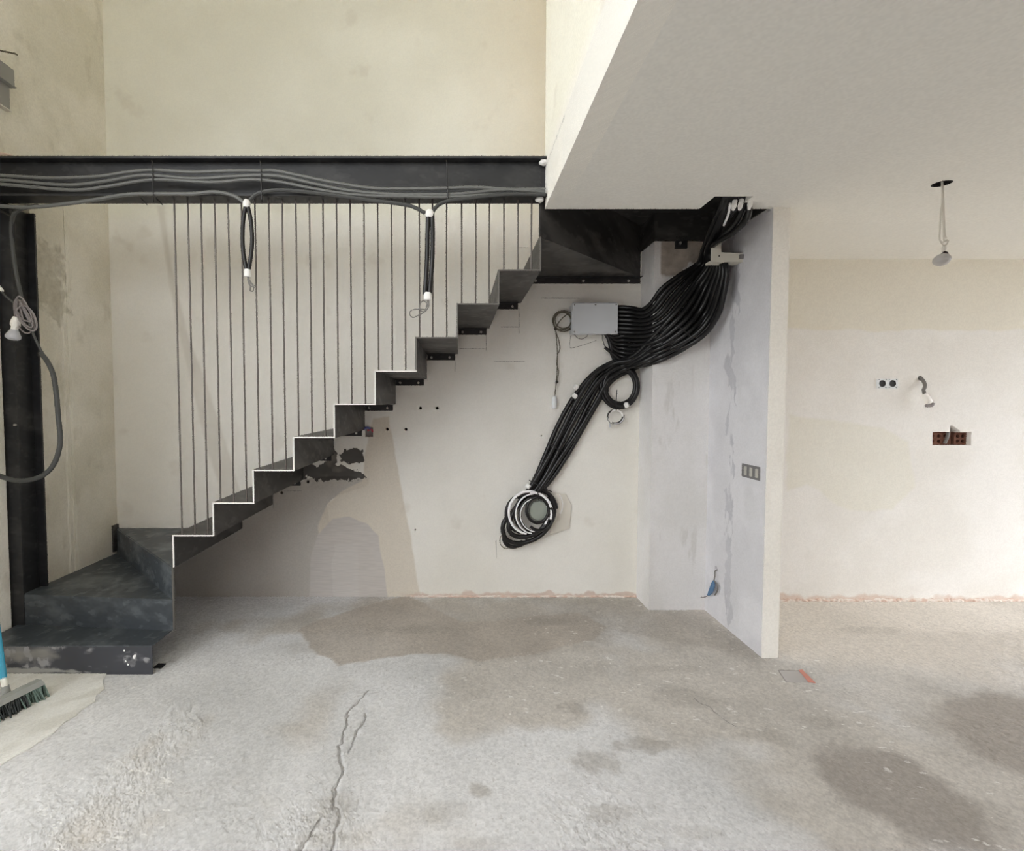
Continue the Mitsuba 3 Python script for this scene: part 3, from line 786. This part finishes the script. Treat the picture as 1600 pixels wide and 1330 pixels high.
def depth(px):
    return min(float(np.interp(px, [975, 1006, 1030, 1060], [3.545, 3.43, 3.325, 3.30])), 1.59 * 800 / max(px - 716, 1))


NF = 15
order = ['topmost', 'second', 'third', 'fourth', 'fifth', 'sixth', 'seventh', 'eighth', 'ninth', 'tenth', 'eleventh', 'twelfth', 'thirteenth', 'fourteenth', 'lowest']
for i in range(NF):
    t = i / (NF - 1)
    dy = 0.010 * (i % 2)
    s = at(1130 + 14 * t, 312, y=2.66)
    pts = [s + np.array([0, -0.03, 0.14]), s, at(1114 + 14 * t, 350, y=2.88 + 0.03 * (i % 3)), at(1098 + 12 * t, 392, y=3.16 + 0.02 * (i % 3))]
    P = U * (1 - t) + L * t
    jit = 1.6 * math.sin(i * 2.7)
    for k, (a, b) in enumerate(P):
        j = jit * (0 < k < 4)
        pts.append(at(a, b + j, y=depth(a) - dy))
    ye = P[-1][1]
    if ye > 519:                        # the lower ones bend up into the bottom of the box
        pts[-1] = at(972, ye, y=3.548 - dy)
        pts += [at(957, 527 + (ye - 524) * 0.62, y=3.55 - dy), at(938 + (ye - 524) * 0.3, 515, y=3.55 - dy)]
    add('fan_conduit', tube(pts, 0.0143, 9, step=0.025), 'mat_conduit', label=f'black conduit entering the grey junction box from the right, {order[i]} of the row', cat='conduit', group='black conduits entering the junction box', smooth=40)

Lb = np.array([(990, 556), (955, 566), (925, 585), (897, 622), (872, 668), (851, 712), (830, 755), (804, 795)], float)
Rb = np.array([(1012, 566), (985, 578), (955, 595), (935, 630), (908, 678), (884, 715), (860, 748), (838, 775)], float)
NB = 7
ordB = ['leftmost', 'second from left', 'third from left', 'middle', 'third from right', 'second from right', 'rightmost']
for i in range(NB):
    u = i / (NB - 1)
    t = 0.42 + 0.58 * u
    s = at(1136 + 34 * u, 312, y=2.66)
    front = 0.026 + 0.010 * (i % 2)
    pts = [s + np.array([0, -0.03, 0.14]), s]
    if i == 6:
        pts += [at(1168, 340, y=2.68), at(1145, 364, y=2.80), at(1118, 380, y=2.95)]
    elif i == 5:
        pts += [at(1152, 345, y=2.75), at(1130, 368, y=2.88)]
    else:
        pts += [at(1122 + 12 * u, 350, y=2.84)]
    pts += [at(1104 + 8 * u, 394, y=3.12)]
    P = U * (1 - t) + L * t
    for a, b in P[:4]:
        pts.append(at(a, b, y=depth(a) - front))
    for k, (a, b) in enumerate(Lb * (1 - u) + Rb * u):
        wob = 2.2 * math.sin(k * 1.3 + i * 2.1)
        pts.append(at(a + wob, b, y=(depth(a) - front) if k < 1 else 3.55 - 0.022 * (i % 2)))
    if i == 0:
        pts += [at(a, b, y=3.53) for a, b in ((788, 815), (786, 832), (794, 845), (815, 849), (840, 840), (858, 822), (866, 798), (858, 776))]
    elif i == 1:
        pts += [at(a, b, y=3.51) for a, b in ((796, 815), (796, 830), (806, 838), (826, 838), (845, 828), (856, 810))]
    key = add('trunk_conduit', tube(pts, 0.0158, 10, step=0.025), 'mat_conduit' if i % 3 != 2 else 'mat_conduit', label=f'thick black conduit slanting down the wall to the coil, {ordB[i]} of the trunk', cat='conduit', group='thick black conduits of the slanting trunk', smooth=40)
# white sleeves, ties and caps on the conduits
for (px, py, ang, own) in ((900, 605, 50, 'trunk_conduit'), (898, 619, 50, 'trunk_conduit_001'), (825, 760, 53, 'trunk_conduit_002')):
    c = at(px, py, y=3.505)
    d = np.array([math.cos(math.radians(ang)), 0, math.sin(math.radians(ang))]) * 0.014
    add('sleeve', rod(c - d, c + d, 0.0172, 10), 'mat_tape', parent=own, label='white marker sleeve', smooth=40)
for (p0, p1, lb) in (((859, 694), (890, 713), 'across the slanting trunk, upper'), ((829, 752), (862, 769), 'across the slanting trunk, just above the coil'), ((1058, 508), (1086, 533), 'across the lower edge of the conduit fan')):
    a, b = at(*p0, y=3.50 if p0[0] < 1000 else 3.255), at(*p1, y=3.50 if p0[0] < 1000 else 3.255)
    add('zip_tie', tube([a + np.array([-.002, 0.03, 0.002]), a + np.array([0, 0.012, 0]), (a + b) / 2 + np.array([0, -0.012, 0]), b + np.array([0, 0.012, 0]), b + np.array([.002, 0.03, -0.002])], 0.0035, 6), 'mat_black', label=f'black zip tie {lb}', cat='zip tie', smooth=40)
for (px, py, h, own) in ((1147, 321, .026, 'trunk_conduit_004'), (1157, 320, .028, 'trunk_conduit_005'), (1172, 318, .032, 'trunk_conduit_006')):
    c = at(px, py, y=2.64)
    add('end_cap', lathe([(0, -h), (0.007, -h), (0.012, -h * 0.3), (0.012, h), (0, h)], c, (0.25, 0.15, 1), 12), 'mat_tape', parent=own, label='white taped end', smooth=40)
add('white_cable', tube([at(1141, 318, y=2.64), at(1138, 335, y=2.70), at(1131, 352, y=2.80)], 0.006, 8), 'mat_white_cable', label='short white cable among the black conduits in the ceiling opening', cat='cable', smooth=40)
sp = thing('spare_conduit', 'short black conduit stub sticking out below the grey junction box with thin wires', 'conduit')
add('sleeve', tube(px_path(((945, 543, 3.52), (955, 551, 3.52), (968, 562, 3.52), (975, 572, 3.53))), 0.0105, 9), 'mat_conduit', parent=sp, smooth=40)
add('wire', tube(px_path(((941, 522, 3.53), (942, 532, 3.52), (946, 543, 3.52))), 0.004, 6), 'mat_wire_grey', parent=sp, smooth=40)

# conduit hose coil with a tie, and the little coil below it
hc = thing('hose_coil', 'black conduit coil hanging on the wall under the conduit fan', 'coil')
cc = at(968, 604, y=3.54)
for k, (rx, rz, oy, ox) in enumerate(((0.127, 0.147, 0.0, 0.0), (0.114, 0.132, -0.012, 0.004), (0.102, 0.118, 0.004, 0.006))):
    ring = [cc + np.array([ox + rx * math.cos(a), oy, rz * math.sin(a)]) for a in np.arange(28) / 28 * 2 * np.pi]
    add('turn', tube(ring, 0.0135, 10, closed=True, step=0.02), 'mat_conduit', parent=hc, smooth=40)
inner = [cc + np.array([0.01 + 0.098 * math.cos(a), 0.01, 0.012 + 0.108 * math.sin(a)]) for a in np.linspace(1.5, 3.6, 10)]
add('turn', tube(inner, 0.012, 9), 'mat_conduit', parent=hc, smooth=40)
add('tie', tube(px_path(((964, 609, 3.51), (963, 625, 3.50), (963, 642, 3.515))), 0.003, 6), 'mat_black', parent=hc, smooth=40)
c = at(979, 633, y=3.52)
add('white_cap', lathe([(0, -.014), (.018, -.012), (.020, 0), (.015, .014), (0, .016)], c, (0.7, -0.5, 0.4), 10), 'mat_tape', parent=hc, smooth=40)
sc_ = thing('wire_ring', 'small ring of black and white wire tied below the black hose coil', 'coil')
c = at(961, 651, y=3.55)
for k, (r, mat, a0, a1, rr) in enumerate(((0.052, 'mat_conduit', 2.0, 3.6, 0.006), (0.052, 'mat_conduit', 4.3, 6.4, 0.0065), (0.050, 'mat_tape', 0.0, 2.1, 0.006), (0.057, 'mat_white_cable', 3.3, 6.2, 0.004), (0.060, 'mat_wire_grey', 1.7, 6.5, 0.0025))):
    add('turn', tube([c + np.array([r * math.cos(a), -0.004 * k, 0.9 * r * math.sin(a)]) for a in np.linspace(a0, a1, 16)], rr, 7), mat, parent=sc_, smooth=40)
add('tail', tube(px_path(((953, 659, 3.55), (953, 668, 3.55))), 0.006, 7), 'mat_box_grey', parent=sc_, smooth=40)

# coils at the foot of the trunk
bc = thing('cable_coil', 'coil of black conduit and white cable hanging at the foot of the slanting trunk', 'coil')


def ring(px, py, rx, ry, y, r, mat, name, a0=0.0, a1=2 * np.pi, tilt=0.0):
    pts = []
    for a in np.linspace(a0, a1, 30):
        q = at(px + rx * math.cos(a), py - ry * math.sin(a), y=y)
        pts.append(q + np.array([0, tilt * math.cos(a), 0]))
    full = abs(a1 - a0 - 2 * np.pi) < 1e-6
    add(name, tube(pts[:-1] if full else pts, r, 9, closed=full, step=0.012), mat, parent=bc, smooth=40)


ring(838, 798, 31, 33, 3.54, 0.015, 'mat_conduit', 'conduit_turn', 0.1, 2.6)
ring(817, 803, 26, 29, 3.515, 0.0125, 'mat_conduit', 'conduit_turn', 1.2, 5.0)
ring(826, 801, 31, 33, 3.50, 0.0095, 'mat_white_cable', 'white_turn', -0.6, 4.6)
ring(832, 801, 30, 31, 3.475, 0.0095, 'mat_white_cable', 'white_turn', -0.35, 1.7)
ring(831, 803, 27, 30, 3.50, 0.010, 'mat_conduit', 'conduit_turn')
ring(834, 803, 28, 31, 3.49, 0.0055, 'mat_white_cable', 'white_turn', 1.6, 4.6)
ring(836, 804, 24, 27, 3.50, 0.010, 'mat_conduit', 'conduit_turn', 1.4, 4.8)
ring(838, 805, 25, 26, 3.485, 0.004, 'mat_white_cable', 'white_turn', 1.9, 4.6)
ring(840, 797, 17, 20, 3.495, 0.011, 'mat_conduit', 'conduit_turn')
ring(843, 806, 21, 23, 3.475, 0.0105, 'mat_conduit', 'conduit_turn', -2.3, 0.6)
ring(806, 842, 17, 12, 3.55, 0.009, 'mat_conduit', 'conduit_turn', 3.0, 6.2)
ring(801, 840, 15, 16, 3.56, 0.008, 'mat_conduit', 'conduit_turn', 2.8, 6.0)
ring(791, 845, 10, 12, 3.55, 0.0028, 'mat_wire_olive', 'thin_wire', 1.6, 5.2)
ring(866, 789, 13, 20, 3.54, 0.0028, 'mat_white_cable', 'thin_wire', -0.8, 0.9)
add('wrapped_reel', lathe([(0, -0.012), (0.066, -0.012), (0.074, 0), (0.066, 0.012), (0, 0.012)], at(842, 798, y=3.53), (0.1, -1, 0), 24), 'mat_film', parent=bc, smooth=40, label='green-grey plastic reel seen inside the coil')
add('tie', tube(px_path(((839, 764, 3.50), (841, 772, 3.455), (842, 782, 3.49))), 0.004, 6), 'mat_black', parent=bc, smooth=40)
add('wrapper', trimesh.convex.convex_hull(np.array([at(860, 770, y=3.57), at(884, 772, y=3.585), at(893, 790, y=3.585), at(890, 826, y=3.585), at(858, 836, y=3.57), at(866, 800, y=3.55)])), 'mat_wrapper', parent=bc, label='pale cardboard wrapper behind the coil')

# wire coil and hanging test lead left of the grey box
wc = thing('wire_coil', 'thin olive wire coil with hanging lead, left of the grey junction box', 'coil')
c = at(878, 502, y=3.57)
for k, (r, ox, oz) in enumerate(((0.062, 0, 0), (0.068, 0.006, -0.004), (0.057, 0.008, 0.006), (0.072, 0.012, -0.002), (0.064, -0.004, 0.003))):
    add('turn', tube([c + np.array([ox + r * math.cos(a), -0.005 * k, oz + 0.98 * r * math.sin(a)]) for a in np.arange(24) / 24 * 2 * np.pi], 0.0036, 6, closed=True), 'mat_wire_olive', parent=wc, smooth=40)
add('lead', tube(px_path(((889, 489, 3.55), (878, 498, 3.545), (871, 507, 3.545), (868, 515, 3.55))), 0.0036, 6), 'mat_wire_olive', parent=wc, smooth=40)
add('lead', tube(px_path(((868, 516, 3.56), (870, 535, 3.57), (871, 560, 3.57), (870, 585, 3.57), (869, 598, 3.57), (867, 618, 3.575))), 0.0032, 6), 'mat_wire_olive', parent=wc, smooth=40)
add('lead', tube(px_path(((868, 517, 3.555), (873, 532, 3.56), (875, 545, 3.565), (871, 555, 3.56), (870, 570, 3.56), (873, 580, 3.57), (870, 597, 3.565))), 0.0030, 6), 'mat_wire_olive', parent=wc, smooth=40)
add('knot', trimesh.creation.icosphere(subdivisions=2, radius=0.011).apply_translation(at(870, 597, y=3.57)), 'mat_black', parent=wc, smooth=40)
add('knot', trimesh.creation.icosphere(subdivisions=2, radius=0.010).apply_translation(at(868, 514, y=3.56)), 'mat_black', parent=wc, smooth=40)
add('clear_socket', lathe([(0, 0.045), (0.014, 0.04), (0.018, 0.02), (0.018, -0.03), (0.013, -0.042), (0, -0.044)], at(866, 629, y=3.57), (0, 0, 1), 14), 'mat_socket_white', parent=wc, smooth=40, label='translucent white lamp socket')
lp = thing('wire_loop', 'thin brown wire loop drooping from under the grey junction box', 'wire')
add('wire', tube(px_path(((897, 522, 3.55), (902, 528, 3.54), (909, 530, 3.54), (917, 526, 3.545), (919, 521, 3.55))), 0.003, 6), 'mat_wire_mauve', parent=lp, smooth=40)
add('wire', tube(px_path(((892, 524, 3.58), (890, 540, 3.585), (893, 544, 3.585), (915, 538, 3.585), (932, 532, 3.585))), 0.0012, 5), 'mat_wire_grey', parent=lp, smooth=40)

# loose bits at the head of the pillar
ob = thing('plasterboard_ledge', 'cream plasterboard offcut with a ledge fixed beside the conduits under the landing', 'plasterboard')
l0, l1 = at(1112, 408, y=3.0), at(1157, 408, y=3.0)
lz0, lz1 = l0[2], at(1113, 352, y=3.0)[2]
add('board', prism_y([(l0[0], lz0), (XP, lz0), (XP, lz0 + 0.045), (l0[0] + 0.055, lz0 + 0.05), (l0[0] + 0.05, lz1), (l0[0], lz1)], 3.0, 3.012), 'mat_cream_board', parent=ob)
add('ledge', box(l0[0], XP, 3.0, 3.075, lz0 - 0.004, lz0 + 0.006), 'mat_cream_board', parent=ob)
add('end_cap', box(XP - 0.022, XP - 0.001, 2.985, 3.0, lz0 + 0.012, lz0 + 0.035), 'mat_switch_frame', parent=ob)
p = at(1124, 400, y=3.0)
add('screw', lathe([(0, 0), (.005, 0), (.004, .002), (0, .002)], p, (0, -1, 0), 8), 'mat_black', parent=ob)
pb = thing('steel_plate', 'small square dark steel plate with a bolt at the head of the pillar', 'steel plate')
q0, q1 = at(1056, 369, y=3.345), at(1074, 388, y=3.345)
add('plate', box(q0[0], q1[0], 3.345, 3.359, q1[2], q0[2]), 'mat_beam_steel', parent=pb)
add('bolt', lathe([(0, 0), (.011, 0), (.011, .006), (0, .008)], at(1063, 380, y=3.345), (0, -1, 0), 6), 'mat_wire_grey', parent=pb)
cp = thing('corner_box', 'small open flush box with blue and red wire stubs under the tread', 'junction box')
add('box_back', box(jb[0][0], jb[1][0], Y2 + 0.03, Y2 + 0.079, jb[1][2], jb[0][2]), 'mat_wire_mauve', parent=cp)
add('blue_wire', tube([jb[0] + np.array([-0.005, -0.012, -0.012]), jb[0] + np.array([0.02, -0.02, 0.0]), jb[0] + np.array([0.045, -0.005, -0.012])], 0.008, 7), 'mat_blue', parent=cp, smooth=40)
add('red_wire', tube([jb[0] + np.array([0.02, 0.0, -0.022]), jb[0] + np.array([0.045, -0.010, -0.012]), jb[0] + np.array([0.056, 0.0, -0.03])], 0.006, 7), 'mat_red', parent=cp, smooth=40)

# ------------------------------------------------------------------ left column cables, lamp holder and conduit loop
YD = 2.75
lc = thing('column_cable', 'black cable bundle coming down the steel column from the beam', 'cable')
add('cable', tube(px_path(((-10, 312, 2.74), (12, 322, 2.73), (25, 327, 2.70), (40, 324, 2.68), (60, 322, 2.67))), 0.011, 9), 'mat_conduit', parent=lc, smooth=40)
add('cable', tube(px_path(((40, 324, 2.68), (24, 332, 2.70), (18, 350, 2.74), (19, 380, 2.76), (24, 420, 2.76), (30, 450, 2.76), (36, 475, 2.75))), 0.010, 9), 'mat_conduit_grey', parent=lc, smooth=40)
add('cable', tube(px_path(((-8, 325, 2.74), (12, 334, 2.73), (20, 345, 2.74), (21, 385, 2.77), (23, 420, 2.77))), 0.009, 9), 'mat_conduit', parent=lc, smooth=40)
tg = thing('wire_tangle', 'tangle of grey-mauve wire looped on the steel column', 'wire')
for k in range(8):
    ctr = at(38 + 2.5 * math.sin(k * 2), 492 + 5 * math.cos(k * 1.7), y=2.735 - 0.004 * k)
    pts = [ctr + np.array([(0.016 + 0.010 * (k % 4)) * math.cos(a) - 0.026 * math.sin(a), -0.004 * math.sin(2 * a), (0.055 + 0.008 * ((k * 3) % 5)) * math.sin(a) + 0.01 * math.sin(2 * a + k)]) for a in np.arange(20) / 20 * 2 * np.pi]
    add('loop', tube(pts, 0.0042, 6, closed=True), 'mat_wire_mauve', parent=tg, smooth=40)
add('tail', tube(px_path(((-5, 447, 2.76), (8, 462, 2.75), (22, 474, 2.74), (30, 486, 2.73))), 0.0055, 7), 'mat_conduit_grey', parent=tg, smooth=40)
add('tail', tube(px_path(((-4, 446, 2.757), (1, 451, 2.755), (4, 455, 2.752))), 0.008, 7), 'mat_tape', parent=tg, smooth=40)
add('tail', tube(px_path(((46, 505, 2.72), (52, 522, 2.715), (60, 540, 2.71), (66, 551, 2.71))), 0.0065, 8), 'mat_conduit_grey', parent=tg, smooth=40)
lb_ = thing('lamp_bulb', 'white bulb and lamp holder hanging upside down by the steel column', 'light bulb')
c = at(23, 512, y=2.72)
add('holder', lathe([(0, 0.060), (0.016, 0.056), (0.021, 0.036), (0.023, 0.014), (0.017, 0.004), (0.016, -0.012), (0, -0.012)], c, (0.22, 0, 1), 18), 'mat_bulb_white', parent=lb_, smooth=40)
add('globe', lathe([(0, -0.010), (0.016, -0.010), (0.026, -0.028), (0.034, -0.044), (0.033, -0.056), (0.022, -0.066), (0, -0.070)], c, (0.22, 0, 1), 18), 'mat_bulb_globe', parent=lb_, smooth=40)
add('flex', tube([c + np.array([0.012, 0, 0.056]), c + np.array([0.022, 0.0, 0.075]), c + np.array([0.035, 0, 0.06])], 0.0045, 6), 'mat_wire_mauve', parent=lb_, smooth=40)
cl = thing('conduit_loop', 'thick dark grey conduit hanging in a big loop in front of the steel column', 'conduit')
add('conduit', tube(px_path(((64, 552, 2.71), (74, 565, 2.70), (83, 585, 2.69), (88, 615, 2.68), (91, 650, 2.67), (94, 680, 2.66), (93, 700, 2.65), (86, 722, 2.64), (74, 738, 2.62), (58, 747, 2.62), (40, 751, 2.62), (20, 750, 2.62), (0, 744, 2.62), (-20, 735, 2.62))), 0.0125, 10), 'mat_conduit_grey', parent=cl, smooth=40)
add('torn_end', tube(px_path(((62, 550, 2.712), (64, 556, 2.712))), 0.014, 8), 'mat_conduit', parent=cl, smooth=40)

# bits at the upper left
ch = thing('steel_channel', 'grey steel channel end on the left wall high above the beam', 'steel channel')
e0 = at(22, 110, x=-2.375)
add('flange', cat_([box(-2.415, -2.375, 2.0, e0[1], e0[2] - 0.012, e0[2]), box(-2.38, -2.375, 2.0, e0[1], e0[2] - 0.09, e0[2]), box(-2.405, -2.367, 2.0, e0[1] + 0.004, e0[2] - 0.092, e0[2] - 0.088)]), 'mat_galvanised', parent=ch)
add('web', box(-2.416, -2.395, 2.0, e0[1] - 0.01, e0[2] - 0.215, e0[2] - 0.012), 'mat_galvanised', parent=ch)
add('bottom_lip', box(-2.416, -2.39, 2.0, e0[1] - 0.008, e0[2] - 0.222, e0[2] - 0.215), 'mat_bolt', parent=ch)
add('rail_wire', tube([at(-12, 75, y=2.74), at(0, 79, y=2.72), at(24, 84, y=2.70), at(27, 86, y=2.70)], 0.004, 6, smooth_path=False), 'mat_wire_olive', label='thin dark wire end sticking out high on the left wall', cat='wire')
bl = trimesh.creation.icosphere(subdivisions=3)
bl.vertices = bl.vertices * np.array([0.09, 0.045, 0.034]) * (1 + 0.4 * (meshkit.noise(bl.vertices * 2.6, 5)[:, None] - 0.5))
bl.vertices[:, 2] = np.maximum(bl.vertices[:, 2], -0.012)
bl.apply_translation((at(-6, 250, y=2.73)[0], 2.73, zb1 + 0.0115))
add('mortar_lump', bl, 'mat_sack', label='brownish lump of mortar lying on the left end of the beam', cat='mortar', smooth=40)

# ------------------------------------------------------------------ kitchen wall and partition fittings
ws = thing('wall_socket', 'unfinished double socket insert with two round holes in the kitchen wall', 'socket')
sx0, sx1, sz0, sz1 = sock[1][0], sock[2][0], sock[2][2], sock[1][2]
fr = sbox(sx0, sz0, sx1, sz1)
cxs = [sx0 + (sx1 - sx0) * k for k in (0.27, 0.76)]
for cx in cxs:
    fr = fr.difference(Point(cx, (sz0 + sz1) / 2).buffer(0.0235, 8))
add('frame', prism_y(fr, YK - 0.008, YK - 0.001), 'mat_socket_white', parent=ws)
for cx in cxs:
    add('insert', lathe([(0.0, 0.0), (0.0235, 0.0), (0.0235, 0.004), (0.018, 0.004), (0.016, 0.001), (0, 0.001)], (cx, YK - 0.0015, (sz0 + sz1) / 2), (0, -1, 0), 18), 'mat_black', parent=ws, smooth=40)
    for sx, sz in ((-1, 1), (1, 1), (-1, -1), (1, -1)):
        add('screw', lathe([(0, 0), (0.004, 0), (0.003, 0.002), (0, 0.002)], (cx + sx * 0.024, YK - 0.008, (sz0 + sz1) / 2 + sz * 0.027), (0, -1, 0), 6), 'mat_wire_grey', parent=ws)
wo = thing('wall_outlet_cable', 'grey cable with a white cap hanging out of a slot in the kitchen wall', 'cable')
add('cable', tube([stub + np.array([0, 0.06, 0.012]), stub + np.array([0.0, 0.0, 0.004]), stub + np.array([0.004, -0.035, -0.05]), at(1443, 610, y=YK - 0.06), at(1446, 618, y=YK - 0.075)], 0.0105, 9), 'mat_wire_grey', parent=wo, smooth=40)
add('cap', lathe([(0, 0.03), (0.016, 0.028), (0.021, 0.0), (0.021, -0.03), (0.014, -0.042), (0, -0.044)], at(1447.5, 622, y=YK - 0.08), (-0.45, 0.3, 1), 14), 'mat_bulb_white', parent=wo, smooth=40)
add('end', tube(px_path(((1447, 634, YK - .085), (1455, 634, YK - .085), (1458, 630, YK - .085))), 0.011, 9), 'mat_wire_mauve', parent=wo, smooth=40)
sw = thing('switch_box', 'dark grey flush box with three beige switches in the lilac-grey partition', 'switch')
y0, y1, z0, z1 = SW
zc = at(1174, 737, x=XP)[2]
z0, z1 = zc - 0.040, zc + 0.036
add('frame', bevel_box(XP - 0.004, XP - 0.0005, y0, y1, z0, z1, 0.0015), 'mat_switch_frame', parent=sw)
for k in range(3):
    a = y0 + (y1 - y0) * (0.07 + 0.31 * k)
    add('switch', bevel_box(XP - 0.009, XP - 0.004, a, a + (y1 - y0) * 0.14, z0 + 0.013, z1 - 0.013, 0.002), 'mat_switch', parent=sw)
    add('switch', bevel_box(XP - 0.006, XP - 0.004, a + (y1 - y0) * 0.17, a + (y1 - y0) * 0.25, z0 + 0.016, z1 - 0.016, 0.001), 'mat_switch_frame', parent=sw)
bw = thing('blue_cable', 'bundle of blue wire hanging out of a hole low in the partition', 'cable')
add('grey_sheath', tube([hb + np.array([0.02, 0, 0.0]), hb + np.array([-0.008, 0, -0.015]), at(1117, 900, x=XP - 0.012), at(1115, 909, x=XP - 0.018)], 0.0035, 7), 'mat_wire_grey', parent=bw, smooth=40)
for k in range(5):
    o = (k - 2) * 1.3
    add('blue_loop', tube([at(1115 + o * .3, 908, x=XP - 0.015), at(1113 + o, 917, x=XP - 0.02 - .003 * k), at(1110 + o, 926, x=XP - 0.02), at(1107 + o * .5, 930, x=XP - 0.018)], 0.0048, 7), 'mat_blue_wire', parent=bw, smooth=40)
add('grey_loop', tube([at(1117, 909, x=XP - 0.015), at(1121, 914, x=XP - 0.02), at(1121, 923, x=XP - 0.02), at(1117, 930, x=XP - 0.02)], 0.0045, 7), 'mat_wire_grey', parent=bw, smooth=40)
add('tail', tube([at(1107, 929, x=XP - 0.018), at(1102, 933, x=XP - 0.03), at(1095, 933.5, x=XP - 0.05)], 0.003, 6), 'mat_wire_mauve', parent=bw, smooth=40)

# pendant
pl = thing('pendant_bulb', 'bare bulb hanging by pale wires from a hole in the kitchen ceiling', 'light bulb')
yp = lamp_c[1]
for pts in (((1471.5, 284), (1472.5, 310), (1470, 335), (1468.5, 360), (1468, 373), (1471, 380), (1475, 384)), ((1472.5, 284), (1473, 320), (1474, 350), (1474.5, 374), (1477, 377), (1482, 376), (1479, 382), (1476, 384)), ((1473, 290), (1475, 340), (1476.5, 366), (1479, 372)), ((1468, 375), (1473, 379), (1480, 375))):
    add('wire', tube([at(a, b, y=yp) for a, b in pts], 0.0036, 6, step=0.012), 'mat_wire_pale', parent=pl, smooth=40)
add('connector', lathe([(0, -.014), (.008, -.012), (.009, .01), (0, .014)], at(1475, 389, y=yp), (0.1, 0, 1), 10), 'mat_wire_pale', parent=pl, smooth=40)
c = at(1476, 398, y=yp)
ax = (0.5, 0.25, 1)
add('cap', lathe([(0, 0.014), (0.009, 0.012), (0.014, 0.004), (0.016, -0.010), (0, -0.010)], c, ax, 14), 'mat_black', parent=pl, smooth=40)
g = trimesh.creation.icosphere(subdivisions=3)
g.vertices *= np.array([0.035, 0.032, 0.028])
g.apply_transform(trimesh.transformations.rotation_matrix(math.radians(-18), (0, 1, 0)))
g.apply_translation(at(1471.5, 406, y=yp))
add('globe', g, 'mat_bulb_grey', parent=pl, smooth=True)

# floor hatch
fh = thing('floor_plate', 'small square floor plate with a pink rim let into the floor by the partition', 'floor plate')
hv = np.array(HATCH.exterior.coords)[:4]
ctr = hv.mean(0)
add('lid', prism(ctr + (hv - ctr) * 0.94, -0.05, -0.001), 'mat_lid', parent=fh)
ex = [hv[1] * 1.0, hv[2] * 1.0]
add('rim', prism([ex[0] + (-.006, 0), ex[0] + (0.014, 0.004), ex[1] + (0.022, -0.006), ex[1] + (-.006, 0.004)], 0.0, 0.004), 'mat_rim_pink', parent=fh)

# ------------------------------------------------------------------ broom
br = thing('broom', 'broom with a blue handle and green-black bristles standing at the foot of the stairs', 'broom')
R, Lp = at(66, 1090, z=0.0), at(0, 1124, z=0.0)
ax = (R - Lp) / np.linalg.norm(R - Lp)
Lp = R - ax * 0.42
sd = np.array([-ax[1], ax[0], 0])
def head(z0, z1, w0, w1, ext):
    v = []
    for q, s in ((Lp - ax * ext, -1), (R + ax * ext, 1)):
        for zz, w in ((z0, w0), (z1, w1)):
            for t in (-1, 1):
                v.append(q + sd * w * t + np.array([0, 0, zz]) - ax * s * (0.01 if zz == z1 else 0))
    return trimesh.convex.convex_hull(np.array(v))
add('head', head(0.068, 0.092, 0.026, 0.016, 0.0), 'mat_broom_grey', parent=br)
dark, green = [], []
for k in range(700):
    u = rng.random()
    base = Lp + (R - Lp) * u + sd * rng.uniform(-0.022, 0.022) + np.array([0, 0, 0.07])
    tip = np.array([base[0], base[1], 0.004]) + sd * rng.normal() * 0.012 + ax * ((u - 0.5) * 0.03 + rng.normal() * 0.006)
    t = tube([base, tip], np.array([0.0022, 0.0034]), 4, smooth_path=False)
    (green if (u > 0.80 or u < 0.16 or rng.random() < 0.12) else dark).append(t)
add('bristles', cat_(dark), 'mat_bristle_dark', parent=br, kind='stuff')
add('bristles', cat_(green), 'mat_bristle_green', parent=br, kind='stuff', label='faded green bristles')
h0 = at(9, 1084, y=float((Lp[1] + R[1]) / 2 + 0.10))
hd = at(-1, 1010, y=h0[1] + 0.01) - h0
hd /= np.linalg.norm(hd)
add('socket', tube([h0 - hd * 0.005, h0 + hd * 0.035], np.array([0.020, 0.015]), 12, smooth_path=False), 'mat_broom_grey', parent=br, smooth=40)
add('ferrule', tube([h0 + hd * 0.03, h0 + hd * 0.075], 0.0125, 12, smooth_path=False), 'mat_broom_white', parent=br, smooth=40)
add('handle', tube([h0 + hd * 0.07, h0 + hd * 1.25], 0.0125, 12, smooth_path=False), 'mat_broom_blue', parent=br, smooth=40)
